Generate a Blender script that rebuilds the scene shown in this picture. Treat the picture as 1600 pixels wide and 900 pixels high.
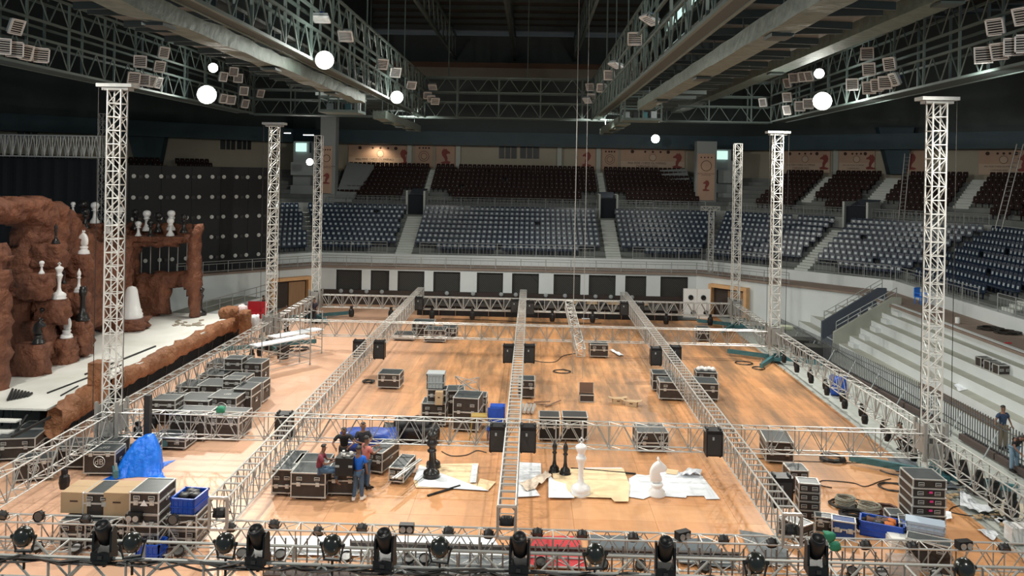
import bpy, bmesh, math, random
from mathutils import Vector, Matrix, Euler, noise
random.seed(7)
S = bpy.context.scene
COL = S.collection
for o in list(bpy.data.objects): bpy.data.objects.remove(o)
V = Vector; PI = math.pi
# ---------------- camera (world Y runs along the hall, z up, metres) ----------------
F = 1280.0; CX = 800.0; CY = 268.0; ROLL = .0185; PSI = .025; H = 10.3
cam = bpy.data.cameras.new('camera'); camo = bpy.data.objects.new('camera', cam); COL.objects.link(camo)
cam.sensor_width = 36; cam.lens = 36 * F / 1600; cam.shift_x = 0; cam.shift_y = -(450 - CY) / 1600
cam.clip_start = .5; cam.clip_end = 300
_R = V((math.cos(PSI), math.sin(PSI), 0)); _F = V((-math.sin(PSI), math.cos(PSI), 0)); _U = V((0, 0, 1))
_x = _R * math.cos(ROLL) + _U * math.sin(ROLL); _y = _U * math.cos(ROLL) - _R * math.sin(ROLL)
camo.matrix_world = Matrix(((_x.x, _y.x, -_F.x, 0), (_x.y, _y.y, -_F.y, 0), (_x.z, _y.z, -_F.z, H), (0, 0, 0, 1)))
S.camera = camo
S.view_settings.view_transform = 'Standard'; S.view_settings.look = 'None'
S.view_settings.exposure = -.13; S.view_settings.gamma = 1; S.view_settings.use_curve_mapping = False
w = bpy.data.worlds.new('world'); S.world = w; w.use_nodes = True
w.node_tree.nodes['Background'].inputs[0].default_value = (.62, .78, .9, 1)
w.node_tree.nodes['Background'].inputs[1].default_value = .32
S.cycles.max_bounces = 5; S.cycles.diffuse_bounces = 3; S.cycles.glossy_bounces = 2

def ray(x, y):
    dx, dy = x - CX, y - CY; c, s = math.cos(ROLL), math.sin(ROLL)
    a = c * dx + s * dy; b = -s * dx + c * dy
    C, T = math.cos(PSI), math.sin(PSI)
    return V((a * C - F * T, a * T + F * C, -b))
def at(x, y, z=None, Y=None, X=None):
    "world point seen at photo pixel x, y on a plane of constant z, Y or X"
    r = ray(x, y)
    t = (z - H) / r.z if z is not None else (Y / r.y if Y is not None else X / r.x)
    return V((r.x * t, r.y * t, H + r.z * t))
def atp(x, y, p, q):
    "point seen at pixel on the vertical plane through ground points p and q"
    r = ray(x, y); n = V((-(q[1] - p[1]), q[0] - p[0], 0))
    t = n.dot(V((p[0], p[1], 0))) / n.dot(r)
    return V((r.x * t, r.y * t, H + r.z * t))
# ---------------- light: the hall's floodlights (lamps out of frame hang on the same catwalks; further spots are added) ----------------
def lamp(loc, power, size=.28, spot=138, col=(1, .97, .88), aim=None, blend=.6):
    l = bpy.data.lights.new('hall_and_fill_spot', 'SPOT'); l.energy = power; l.color = col
    l.spot_size = math.radians(spot); l.spot_blend = blend; l.shadow_soft_size = size
    o = bpy.data.objects.new('hall_and_fill_spot', l); COL.objects.link(o); o.location = loc
    if aim is not None:
        d = V(aim) - V(loc); o.rotation_euler = d.to_track_quat('-Z', 'Y').to_euler()
    return o
FLOODS_ON = [  # (pixel x, y, catwalk plane X, radius)
    (323, 148, -19.4, .52), (333, 106, -19.4, .27), (507, 94, -7.75, .32), (620, 152, -7.75, .34),
    (1285, 158, 15.6, .46), (1280, 115, 15.6, .26)]
LP = 4000
for i, (x, y, X, r) in enumerate(FLOODS_ON):
    p = at(x, y, X=X)
    if r > .25: lamp(p + V((.9 if X < 0 else -.9, -.5, -.9)), LP * (1.3 if X < -15 else 1), aim=(0, p.y - 6, 0))
for i, (x, y, X, r) in enumerate(FLOODS_ON):     # spill from the open reflectors onto the roof steel
    if r > .3:
        p = at(x, y, X=X); l = bpy.data.lights.new('lamp_spill', 'POINT'); l.energy = 190; l.color = (.95, 1, .92); l.shadow_soft_size = .3
        o = bpy.data.objects.new('lamp_spill', l); COL.objects.link(o); o.location = p + V((.8 if X < 0 else -.8, -1.0, .2))
for p in [(-19.5, 24, 14.0), (15.6, 24, 14.0), (-7, 22, 14.0), (3.4, 33, 14.0), (3.4, 50, 14.0)]:
    lamp(p, LP * .9, aim=(p[0] * .6, p[1] + 1, 0))
for p in [(-12, 8, 15), (8, 8, 15)]:
    lamp(p, LP * 1.3, aim=(p[0], 26, 0), spot=130)

for p, q, pw in [((-9, 59, 14.0), (-10, 74, 5), 1500), ((5, 59, 14.0), (6, 74, 5), 1500), ((15.4, 42, 14.0), (30, 52, 5), 1700), ((15.4, 30, 14.0), (28, 36, 4), 1300), ((13, 52, 14.0), (22, 66, 5), 1300), ((-18.5, 34, 14.0), (-22, 40, 3), 1500)]:
    lamp(p, pw, aim=q, spot=120)  # added spots with no visible fixture, brightening the stands and the stage

# ---------------- materials ----------------
MT = {}
def mat(name, c, rough=.6, metal=0, c2=None, scale=4, amt=.5, bump=0, bscale=None, emit=0, spec=.5, alpha=1, detail=4, stretch=None):
    if name in MT: return MT[name]
    m = bpy.data.materials.new(name); m.use_nodes = True; nt = m.node_tree; b = nt.nodes['Principled BSDF']
    b.inputs['Base Color'].default_value = (*c, 1); b.inputs['Roughness'].default_value = rough
    b.inputs['Metallic'].default_value = metal; b.inputs['Specular IOR Level'].default_value = spec
    if alpha < 1: b.inputs['Alpha'].default_value = alpha
    if emit:
        b.inputs['Emission Color'].default_value = (*c, 1); b.inputs['Emission Strength'].default_value = emit
    if c2 or bump:
        tc = nt.nodes.new('ShaderNodeTexCoord'); mp = nt.nodes.new('ShaderNodeMapping')
        nt.links.new(tc.outputs['Object'], mp.inputs[0])
        if stretch: mp.inputs['Scale'].default_value = stretch
        nz = nt.nodes.new('ShaderNodeTexNoise'); nz.inputs['Scale'].default_value = scale; nz.inputs['Detail'].default_value = detail
        nt.links.new(mp.outputs[0], nz.inputs['Vector'])
    if c2:
        cr = nt.nodes.new('ShaderNodeValToRGB'); nt.links.new(nz.outputs['Fac'], cr.inputs[0])
        cr.color_ramp.elements[0].position = .5 - amt / 2; cr.color_ramp.elements[1].position = .5 + amt / 2
        cr.color_ramp.elements[0].color = (*c, 1); cr.color_ramp.elements[1].color = (*c2, 1)
        nt.links.new(cr.outputs[0], b.inputs['Base Color'])
    if bump:
        nb = nz
        if bscale:
            nb = nt.nodes.new('ShaderNodeTexNoise'); nb.inputs['Scale'].default_value = bscale; nb.inputs['Detail'].default_value = 5
            nt.links.new(mp.outputs[0], nb.inputs['Vector'])
        bp = nt.nodes.new('ShaderNodeBump'); bp.inputs['Strength'].default_value = min(bump, 1); bp.inputs['Distance'].default_value = .1 if bump <= 1 else .1 * bump
        nt.links.new(nb.outputs['Fac'], bp.inputs['Height']); nt.links.new(bp.outputs[0], b.inputs['Normal'])
    MT[name] = m; return m
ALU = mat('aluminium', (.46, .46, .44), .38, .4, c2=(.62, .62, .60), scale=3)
ALUT = mat('bright_aluminium', (.68, .68, .65), .42, .15)
ALUD = mat('dull_or_shaded_aluminium', (.33, .325, .31), .5, .3)  # also on truss sides, where their shade is put into the colour
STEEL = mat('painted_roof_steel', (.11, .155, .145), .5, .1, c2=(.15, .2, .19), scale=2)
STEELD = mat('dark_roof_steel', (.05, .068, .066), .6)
TEAL = mat('teal_steel', (.035, .12, .14), .5, c2=(.05, .16, .18), scale=3)
DECK = mat('roof_sheet', (.10, .105, .095), .6, c2=(.14, .14, .125), scale=1)
ROOF = mat('dark_roof_lining', (.07, .06, .05), .9, c2=(.11, .09, .075), scale=.6)
DUCT = mat('foil_duct', (.10, .13, .115), .55, .15, c2=(.17, .21, .18), scale=2.5, bump=.5)
CONC = mat('white_concrete', (.56, .6, .61), .8, c2=(.66, .7, .7), scale=.7, amt=.7)
CONCG = mat('grey_concrete', (.30, .31, .27), .85, c2=(.38, .39, .34), scale=1.2, amt=.6)
CONCD = mat('dark_grey_paint', (.07, .085, .11), .7)
CONCF = mat('floor_concrete', (.33, .36, .34), .8, c2=(.45, .47, .44), scale=.5, amt=.6)
TERR = mat('terrace_concrete', (.13, .145, .14), .85, c2=(.19, .2, .19), scale=.8)
WALK = mat('brown_walkway', (.2, .15, .12), .8, c2=(.26, .2, .165), scale=.8)
BEIGE = mat('beige_wall', (.42, .38, .30), .85, c2=(.48, .44, .35), scale=.5)
BLUEB = mat('blue_ring_beam', (.03, .062, .08), .6, c2=(.045, .085, .105), scale=.6)
BLACK = mat('black_drape', (.004, .006, .008), .9, c2=(.007, .010, .014), scale=.5, stretch=(6, 6, .3))
BLK = mat('black_plastic', (.008, .008, .009), .45, spec=.35)
BLKM = mat('black_paint', (.02, .02, .021), .6)
CASE = mat('case_panel', (.028, .021, .018), .5, c2=(.04, .03, .026), scale=6)
CASET = mat('case_lid', (.032, .040, .043), .35, c2=(.055, .066, .07), scale=5)
WHITE = mat('white_paint', (.8, .8, .79), .35)
PAPER = mat('white_sheet', (.78, .82, .86), .7, c2=(.7, .73, .78), scale=2)
KRAFT = mat('brown_paper', (.85, .66, .42), .8, c2=(.76, .56, .33), scale=2.5)
CARD = mat('cardboard', (.42, .29, .17), .8, c2=(.48, .34, .2), scale=2)
ROCK = mat('red_rock', (.115, .042, .024), .75, c2=(.25, .095, .05), scale=1.6, amt=.5, bump=3.5, bscale=2.2, detail=8)
ROCKO = mat('orange_rock', (.2, .082, .035), .75, c2=(.34, .145, .065), scale=1.6, amt=.5, bump=3.5, bscale=2.2, detail=8)
STAGE = mat('stage_top', (.86, .86, .83), .7, c2=(.62, .62, .56), scale=.6, amt=.6, detail=8)
CHB = mat('black_gloss', (.018, .017, .017), .3)
CHW = mat('white_gloss', (.85, .85, .85), .3)
BLUE = mat('blue_plastic', (.01, .07, .42), .4)
TARP = mat('blue_tarp', (.005, .14, .75), .35, c2=(.01, .2, .85), scale=5, bump=.6)
RED = mat('red_cloth', (.5, .02, .03), .7)
WOODF = mat('door_frame_wood', (.72, .42, .2), .6, c2=(.62, .36, .17), scale=3)
WOODD = mat('door_wood', (.34, .2, .1), .6, c2=(.26, .15, .075), scale=6, stretch=(1, 1, .1))
PLANK = mat('old_planks', (.16, .1, .065), .8, c2=(.1, .065, .045), scale=5)
SEATB = mat('navy_seat', (.007, .016, .036), .3, c2=(.012, .028, .06), scale=2)
SEAT_GLINT_TAG = mat('seat_glint_and_tag', (.22, .28, .31), .3, c2=(.62, .68, .7), scale=1.6)  # glossy reflection on navy seats painted as pale colour; number tags on maroon ones
SEATR = mat('maroon_seat', (.02, .007, .006), .65, spec=.2)
GREYP = mat('grey_plastic', (.3, .33, .34), .5)
LBLUE = mat('pale_blue_plastic', (.42, .5, .6), .5)
CABLE = mat('black_cable', (.02, .017, .015), .5)
ROPE = mat('grey_rope', (.28, .27, .22), .8)
GREENC = mat('green_cloth', (.02, .2, .11), .7)
PINK = mat('pink_tape', (.8, .05, .25), .5)
YEL = mat('yellow_paint', (.3, .2, .04), .5)
GLOW = mat('lamp_glow', (1, .98, .88), emit=30)
TUBE = mat('tube_glow', (.75, .85, 1), emit=5)
DAYL = mat('daylight_pane', (.62, .9, .82), emit=1.1)
GLASSD = mat('dark_louvre', (.01, .014, .017), .4)
LENS = mat('lens', (.35, .37, .38), .15, .4)

# ---------------- geometry helpers ----------------
class MB:
    def __init__(s): s.v = []; s.f = []; s.m = []; s.mi = 0
    def add(s, vs, fs):
        n = len(s.v); s.v += [tuple(p) for p in vs]; s.f += [tuple(i + n for i in f) for f in fs]; s.m += [s.mi] * len(fs); return s
    def box(s, c, d, rz=0, M=None):
        x, y, z = d[0] / 2, d[1] / 2, d[2] / 2
        vs = [V((i * x, j * y, k * z)) for k in (-1, 1) for j in (-1, 1) for i in (-1, 1)]
        if rz: R = Matrix.Rotation(rz, 3, 'Z'); vs = [R @ p for p in vs]
        if M: vs = [M @ p for p in vs]
        vs = [p + V(c) for p in vs]
        return s.add(vs, [(0, 2, 3, 1), (4, 5, 7, 6), (0, 1, 5, 4), (2, 6, 7, 3), (0, 4, 6, 2), (1, 3, 7, 5)])
    def bar(s, p, q, r, n=5):
        p, q = V(p), V(q); d = (q - p)
        if d.length < 1e-6: return s
        d.normalize(); a = d.orthogonal().normalized(); b = d.cross(a)
        vs = []
        for e in (p, q):
            for i in range(n):
                t = 2 * PI * i / n; vs.append(e + (a * math.cos(t) + b * math.sin(t)) * r)
        fs = [(i, (i + 1) % n, n + (i + 1) % n, n + i) for i in range(n)] + [tuple(range(n - 1, -1, -1)), tuple(range(n, 2 * n))]
        return s.add(vs, fs)
    def tube(s, pts, r, n=5):
        pts = [V(p) for p in pts]; vs = []; k = len(pts)
        for i, p in enumerate(pts):
            d = (pts[min(i + 1, k - 1)] - pts[max(i - 1, 0)]).normalized()
            a = d.cross(V((0, 0, 1)));  a = a.normalized() if a.length > 1e-3 else V((1, 0, 0)); b = d.cross(a)
            rr = r[i] if isinstance(r, (list, tuple)) else r
            for j in range(n):
                t = 2 * PI * j / n; vs.append(p + (a * math.cos(t) + b * math.sin(t)) * rr)
        fs = [(i * n + j, i * n + (j + 1) % n, (i + 1) * n + (j + 1) % n, (i + 1) * n + j) for i in range(k - 1) for j in range(n)]
        fs += [tuple(range(n - 1, -1, -1)), tuple((k - 1) * n + j for j in range(n))]
        return s.add(vs, fs)
    def lathe(s, prof, n=14, c=(0, 0, 0)):
        vs = [(c[0] + r * math.cos(2 * PI * j / n), c[1] + r * math.sin(2 * PI * j / n), c[2] + z) for r, z in prof for j in range(n)]
        k = len(prof)
        fs = [(i * n + j, i * n + (j + 1) % n, (i + 1) * n + (j + 1) % n, (i + 1) * n + j) for i in range(k - 1) for j in range(n)]
        fs += [tuple(range(n - 1, -1, -1)), tuple((k - 1) * n + j for j in range(n))]
        return s.add(vs, fs)
    def prism(s, poly, d):
        "poly: list of 3D points, extruded by vector d"
        n = len(poly); d = V(d); vs = [V(p) for p in poly] + [V(p) + d for p in poly]
        fs = [tuple(range(n - 1, -1, -1)), tuple(range(n, 2 * n))] + [(i, (i + 1) % n, n + (i + 1) % n, n + i) for i in range(n)]
        return s.add(vs, fs)
    def quad(s, a, b, c, d): return s.add([a, b, c, d], [(0, 1, 2, 3)])
    def mesh(s, name, mats, smooth=False):
        me = bpy.data.meshes.new(name); me.from_pydata(s.v, [], s.f)
        if not isinstance(mats, (list, tuple)): mats = [mats]
        for m in mats: me.materials.append(m)
        if len(mats) > 1: me.polygons.foreach_set('material_index', s.m)
        if smooth: me.polygons.foreach_set('use_smooth', [True] * len(me.polygons))
        me.update(); return me
    def build(s, name, mats, parent=None, loc=None, smooth=False, rz=0):
        return link(name, s.mesh(name, mats, smooth), parent, loc, rz)
def link(name, me, parent=None, loc=None, rz=0):
    o = bpy.data.objects.new(name, me); COL.objects.link(o)
    if parent: o.parent = parent
    if loc is not None: o.location = loc
    if rz: o.rotation_euler.z = rz
    return o
def tag(o, label=None, cat=None, group=None, kind=None):
    if label: o['label'] = label
    if cat: o['category'] = cat
    if group: o['group'] = group
    if kind: o['kind'] = kind
    return o
def thing(name, label, cat, loc=(0, 0, 0), rz=0, group=None):
    o = link(name, None, None, loc, rz); o.empty_display_size = .2
    return tag(o, label, cat, group)
def struct(name, mb, m, loc=None, parent=None, smooth=False): return tag(mb.build(name, m, parent, loc, smooth), kind='structure')
def dup(root, loc, rz=None, label=None, group=None, rot=None, scale=None):
    r = root.copy(); COL.objects.link(r); r.location = loc
    if rz is not None: r.rotation_euler.z = rz
    if rot is not None: r.rotation_euler = rot
    if scale: r.scale = (scale,) * 3
    if label: r['label'] = label
    if group: r['group'] = group
    for ch in root.children:
        c = ch.copy(); COL.objects.link(c); c.parent = r
        for g in ch.children:
            d = g.copy(); COL.objects.link(d); d.parent = c
    return r
_rod = {}
def rod(name, p, q, r, m, parent, square=False):
    k = (m.name, square)
    if k not in _rod:
        b = MB()
        if square: b.box((0, 0, .5), (2, 2, 1))
        else: b.bar((0, 0, 0), (0, 0, 1), 1, 6)
        _rod[k] = b.mesh('rod', m)
    d = V(q) - V(p); o = bpy.data.objects.new(name, _rod[k]); COL.objects.link(o); o.parent = parent
    o.location = p; o.rotation_euler = d.to_track_quat('Z', 'Y').to_euler(); o.scale = (r, r, d.length)
    return o
def text_mesh(body, size, m, depth=.0, align='CENTER'):
    cu = bpy.data.curves.new('t', 'FONT'); cu.body = body; cu.size = size; cu.align_x = align; cu.extrude = depth; cu.resolution_u = 2
    o = bpy.data.objects.new('t', cu); COL.objects.link(o)
    dg = bpy.context.evaluated_depsgraph_get(); me = bpy.data.meshes.new_from_object(o.evaluated_get(dg))
    bpy.data.objects.remove(o); me.materials.clear(); me.materials.append(m); return me
def place(o, org, right, up):
    "orient flat art drawn in local xy onto a wall"
    right = V(right).normalized(); up = V(up).normalized(); n = right.cross(up)
    o.matrix_local = Matrix(((right.x, up.x, n.x, org[0]), (right.y, up.y, n.y, org[1]), (right.z, up.z, n.z, org[2]), (0, 0, 0, 1)))
    return o
def nz(p, s=1.0, seed=0): return noise.noise(V(p) * s + V((seed * 7.3, seed * 3.1, seed * 5.7)))
# ---------------- floor ----------------
mb = MB(); mb.box((-1.6, 36, -.16), (52, 56, .2)); floor = struct('floor', mb, CONCF)
PLY = []
for i, (a, b) in enumerate([((.60, .27, .11), (.70, .355, .165)), ((.63, .30, .125), (.72, .38, .18)), ((.57, .255, .10), (.67, .335, .15))]):
    m = mat('plywood_%d' % i, a, .42, c2=b, scale=1.6, amt=.8, detail=8, stretch=(1, 2.5, 1)); PLY.append(m)
    nt = m.node_tree; bs = nt.nodes['Principled BSDF']; src = bs.inputs['Base Color'].links[0].from_socket
    # dust and scuff tracks worn into the boards, fixed in world space
    geo = nt.nodes.new('ShaderNodeNewGeometry'); mp = nt.nodes.new('ShaderNodeMapping'); mp.inputs['Scale'].default_value = (1.0, .13, 1)
    n2 = nt.nodes.new('ShaderNodeTexNoise'); n2.inputs['Scale'].default_value = 1.1; n2.inputs['Detail'].default_value = 9; n2.inputs['Roughness'].default_value = .68
    nt.links.new(geo.outputs['Position'], mp.inputs[0]); nt.links.new(mp.outputs[0], n2.inputs['Vector'])
    cr = nt.nodes.new('ShaderNodeValToRGB'); cr.color_ramp.elements[0].position = .40; cr.color_ramp.elements[1].position = .60
    cr.color_ramp.elements[0].color = (0, 0, 0, 1); cr.color_ramp.elements[1].color = (.95, .95, .95, 1); nt.links.new(n2.outputs['Fac'], cr.inputs[0])
    mx = nt.nodes.new('ShaderNodeMix'); mx.data_type = 'RGBA'
    s0 = nt.nodes.new('ShaderNodeSeparateXYZ'); nt.links.new(geo.outputs['Position'], s0.inputs[0])
    r0 = nt.nodes.new('ShaderNodeMapRange'); r0.inputs[1].default_value = 26; r0.inputs[2].default_value = 33; r0.inputs[3].default_value = .3; nt.links.new(s0.outputs[1], r0.inputs[0])
    r1 = nt.nodes.new('ShaderNodeMapRange'); r1.inputs[1].default_value = -10; r1.inputs[2].default_value = -5; r1.inputs[3].default_value = .25; nt.links.new(s0.outputs[0], r1.inputs[0])
    ma = nt.nodes.new('ShaderNodeMath'); ma.operation = 'MULTIPLY'; nt.links.new(r0.outputs[0], ma.inputs[0]); nt.links.new(r1.outputs[0], ma.inputs[1])
    mb_ = nt.nodes.new('ShaderNodeMath'); mb_.operation = 'MULTIPLY'; nt.links.new(ma.outputs[0], mb_.inputs[0]); nt.links.new(cr.outputs[0], mb_.inputs[1])
    nt.links.new(mb_.outputs[0], mx.inputs['Factor'])
    nt.links.new(src, mx.inputs['A']); mx.inputs['B'].default_value = (.25, .145, .08, 1)
    # left boards paler: pinkish cast of the light put into their colour, partly stain
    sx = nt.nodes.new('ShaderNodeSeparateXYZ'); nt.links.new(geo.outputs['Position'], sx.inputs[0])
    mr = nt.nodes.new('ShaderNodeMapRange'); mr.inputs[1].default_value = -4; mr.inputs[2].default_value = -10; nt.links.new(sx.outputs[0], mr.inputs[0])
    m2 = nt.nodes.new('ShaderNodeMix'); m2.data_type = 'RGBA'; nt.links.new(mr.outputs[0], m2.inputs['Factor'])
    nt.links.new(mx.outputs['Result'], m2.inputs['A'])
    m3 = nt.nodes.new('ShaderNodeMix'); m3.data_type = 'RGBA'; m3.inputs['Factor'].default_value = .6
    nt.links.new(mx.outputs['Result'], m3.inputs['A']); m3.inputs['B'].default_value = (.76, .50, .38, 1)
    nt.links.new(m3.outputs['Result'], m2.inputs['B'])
    nt.links.new(m2.outputs['Result'], bs.inputs['Base Color'])
cells = []
PW, PD = 2.44, 1.22
x = 13.6
while x > -17.4:
    y = 12.2
    while y < 61.9: cells.append((x - PW / 2, y + PD / 2)); y += PD
    x -= PW
# 300 sheets that show largest stay single
def vis(c):
    p = c; 
    return abs((p[0]) / p[1]) < .68 and p[1] > 21
cells.sort(key=lambda c: (not vis(c), c[1]))
sh = [MB().box((0, 0, 0), (PW - .006, PD - .006, .06)).mesh('plywood_sheet', m) for m in PLY]
rest = [MB(), MB(), MB()]
for i, c in enumerate(cells):
    k = random.randrange(3)
    if i < 300: link('plywood_sheet', sh[k], floor, (c[0], c[1], -.03 + random.uniform(0, .002)))
    else: rest[k].box((c[0], c[1], -.03), (PW - .006, PD - .006, .06))
for k in range(3): tag(rest[k].build('distant_plywood_sheets', PLY[k], floor), kind='stuff')

# ---------------- bowl ----------------
Q = [V((-27.3, 8)), V((-27.3, 54.5)), V((-17, 64.5)), V((13.5, 64.5)), V((23.8, 54.5)), V((23.8, 8))]
def off(d):
    out = []
    for i, p in enumerate(Q):
        ns = []
        for a, b in ((i - 1, i), (i, i + 1)):
            if a >= 0 and b < len(Q):
                t = (Q[b] - Q[a]).normalized(); ns.append(V((-t.y, t.x)))
        if len(ns) == 1: out.append(p + ns[0] * d)
        else:
            m = (ns[0] + ns[1]).normalized(); out.append(p + m * (d / m.dot(ns[0])))
    return out
def sweep(mb, prof, lo=0, hi=5):
    rings = [off(d) for d, z in prof]
    for i in range(lo, hi):
        for k in range(len(prof) - 1):
            a, b = rings[k][i], rings[k][i + 1]; c, e = rings[k + 1][i + 1], rings[k + 1][i]
            z0, z1 = prof[k][1], prof[k + 1][1]
            mb.quad((a.x, a.y, z0), (b.x, b.y, z0), (c.x, c.y, z1), (e.x, e.y, z1))
# inner arena wall: all but the far straight
mb = MB(); sweep(mb, [(-2.5, 0), (-2.5, 2.85)], 1, 2); struct('wall_left', mb, CONC)
mb = MB(); sweep(mb, [(-2.5, 0), (-2.5, 2.85)], 3, 5); struct('wall_right', mb, CONC)
# far wall with its openings
ops = [(525, 565), (579, 608), (621, 663), (677, 719), (745, 786), (800, 842), (865, 907), (920, 962), (977, 1010), (1032, 1075)]
mb = MB(); YW = 62.0; X0, X1 = off(-2.5)[2].x, off(-2.5)[3].x
xs = [X0] + [at(x, 440, Y=YW).x for o in ops for x in o] + [X1]
for i in range(0, len(xs), 2): mb.box(((xs[i] + xs[i + 1]) / 2, YW + .15, 1.85), (xs[i + 1] - xs[i], .3, 1.5))
mb.box(((X0 + X1) / 2, YW + .15, 2.725), (X1 - X0, .3, .25)); wf = struct('wall_far', mb, CONC)
mb = MB(); mb.box(((X0 + X1) / 2, YW + .1, .55), (X1 - X0, .4, 1.1)); struct('baseboard_far', mb, mat('wainscot', (.035, .024, .02), .5))
MESHW = mat('woven_dark_screen', (.02, .02, .019), .6)
for i in range(10):
    a, b = xs[2 * i + 1], xs[2 * i + 2]; wdo = tag(link('window_%d' % (i + 1), None, None, ((a + b) / 2, YW + .22, 1.1)), kind='structure')
    MB().box((0, 0, .75), (b - a, .04, 1.5)).build('screen', MESHW, wdo)
    g = MB()
    for k in range(-12, 26):
        x0 = -(b - a) / 2 + k * .16; p, q = V((x0, -.04, 1.5)), V((x0 + 1.5, -.04, 0))
        lo_, hi_ = -(b - a) / 2, (b - a) / 2
        def cl(p, q):
            d = q - p; t0, t1 = max(0, (lo_ - p.x) / d.x), min(1, (hi_ - p.x) / d.x)
            return (p + d * t0, p + d * t1) if t1 > t0 else None
        c = cl(p, q)
        if c: g.bar(c[0], c[1], .012, 3)
    tag(g.build('lattice', mat('screen_wire', (.09, .09, .08), .5), wdo), kind='stuff')
    fr = MB(); W = b - a
    for xx in (-W / 2 + .03, W / 2 - .03): fr.box((xx, -.1, .75), (.06, .1, 1.5))
    fr.box((0, -.1, 1.47), (W, .1, .06)); fr.build('frame', BLKM, wdo)
# walkway, lower terrace, upper terrace
mb = MB(); sweep(mb, [(-2.62, 2.76), (-2.62, 2.88), (0, 2.88)], 1); struct('walkway', mb, WALK)
mb = MB(); sweep(mb, [(0, 2.85), (0, 3.6), (.2, 3.6), (.2, 3.45), (1.1, 3.45)], 1); struct('parapet_lower', mb, CONC)
prof = [(1.1, 3.45)]
for k in range(9): prof += [(1.1 + .8 * k, 3.6 + .34 * k), (1.9 + .8 * k, 3.6 + .34 * k)]
prof += [(9, 6.32)]
mb = MB(); sweep(mb, prof, 1); struct('seating_terrace_lower', mb, TERR)
mb = MB(); sweep(mb, [(9, 6.3), (9, 7.15), (9.15, 7.15), (9.15, 7.0), (10.1, 7.0)]); struct('parapet_upper', mb, mat('dim_concrete', (.33, .35, .34), .85))
prof = [(10.1, 7.0)]
for k in range(8): prof += [(10.1 + .8 * k, 7.5 + .37 * k), (10.9 + .8 * k, 7.5 + .37 * k)]
prof += [(16.5, 10.0), (18.5, 10.0)]
mb = MB(); sweep(mb, prof); struct('seating_terrace_upper', mb, TERR)
mb = MB(); sweep(mb, [(18.5, 10.0), (18.5, 13.6)]); struct('wall_back', mb, BEIGE)
mb = MB(); sweep(mb, [(18.5, 13.5), (18.5, 24)]); struct('wall_clerestory', mb, STEELD)
mb = MB(); sweep(mb, [(18.4, 14.15), (16.5, 14.15), (16.5, 12.8), (18.4, 12.8)]); struct('trim_1', mb, BLUEB)
# slot vents under the ring beam
mb = MB()
for i in range(42):
    mb.box((-24 + i * 1.25, 80.96, 12.95), (.7, .06, .16))
struct('trim_2', mb, STEELD)

# ---- seats ----
def seat_mesh(m1, m2, big):
    b = MB(); b.mi = 0
    b.add([(-.2, .12, .40), (.2, .12, .40), (.2, .17, .40), (-.2, .17, .40), (-.17, .19, .86), (.17, .19, .86), (.17, .24, .86), (-.17, .24, .86),
           (-.205, .15, .7), (.205, .15, .7), (.205, .2, .7), (-.205, .2, .7)],
          [(0, 1, 9, 8), (8, 9, 5, 4), (2, 3, 11, 10), (10, 11, 7, 6), (4, 5, 6, 7), (0, 8, 11, 3), (8, 4, 7, 11), (1, 2, 10, 9), (9, 10, 6, 5), (0, 3, 2, 1)])
    b.box((0, -.06, .38), (.4, .38, .05)); b.box((0, .1, .2), (.07, .07, .36))
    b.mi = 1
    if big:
        b.add([(-.095, .118, .53), (.095, .118, .53), (.095, .143, .70), (-.095, .143, .70)], [(0, 1, 2, 3)])  # pale square standing for the reflection on the glossy back
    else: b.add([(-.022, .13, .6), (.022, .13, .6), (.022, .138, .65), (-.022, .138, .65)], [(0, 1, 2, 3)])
    return b, b.mesh('stadium_seat', [m1, m2])
def row_seats(d, segs, pitch=.445):
    "positions of the seats of one row; segs: per segment a list of (s0, s1) kept, s measured from the corner of Q"
    R = off(d); out = []
    for i in range(5):
        t = (Q[i + 1] - Q[i]).normalized(); L = (Q[i + 1] - Q[i]).length; n = V((-t.y, t.x))
        s_lo = (R[i] - Q[i]).dot(t); s_hi = (R[i + 1] - Q[i]).dot(t)
        ang = math.atan2(t.y, t.x)
        for a0, b0 in segs.get(i, []):
            a, b = a0, b0; a, b = max(a, s_lo + .25), min(b, s_hi - .25)
            k = 0; s = a + pitch / 2
            while s + pitch / 2 <= b + .02:
                p = Q[i] + t * s + n * d; out.append((p.x, p.y, ang, (i, segs[i].index((a0, b0))), k)); s += pitch; k += 1
    return out
LOW = {1: [(9.5, 30)], 2: [(-20, 6.0), (7.5, 22.9), (24.3, 40)], 3: [(-9, 6.9), (8.1, 30)], 4: [(-9, 10.5), (11.8, 30)]}
UPP = {0: [(30, 60)], 1: [(-8, 1.5), (3, 8), (9.2, 12.5)], 2: [(-1.2, 6.8), (7.5, 23.2), (24, 32.3)], 3: [(-1.5, 2.2), (3.2, 7.5), (9.1, 14.2), (15.5, 30)], 4: [(-9, 30)]}
def ORD(n): return ['zeroth', 'first', 'second', 'third', 'fourth', 'fifth', 'sixth', 'seventh', 'eighth', 'ninth', 'tenth'][n] if n < 11 else '%d%s' % (n, {1: 'st', 2: 'nd', 3: 'rd'}.get(n % 10 if n not in (11, 12, 13) else 0, 'th'))
BLK_N = {True: {(1, 0): 'left diagonal', (2, 0): 'left', (2, 1): 'middle', (2, 2): 'right', (3, 0): 'first diagonal', (3, 1): 'second diagonal', (4, 0): 'far right side', (4, 1): 'near right side'},
         False: {(0, 0): 'left side', (1, 0): 'left corner', (1, 1): 'left diagonal', (1, 2): 'inner left diagonal', (2, 0): 'left', (2, 1): 'middle', (2, 2): 'right', (3, 0): 'corner diagonal', (3, 1): 'second diagonal', (3, 2): 'third diagonal', (3, 3): 'fourth diagonal', (4, 0): 'right side'}}
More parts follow.
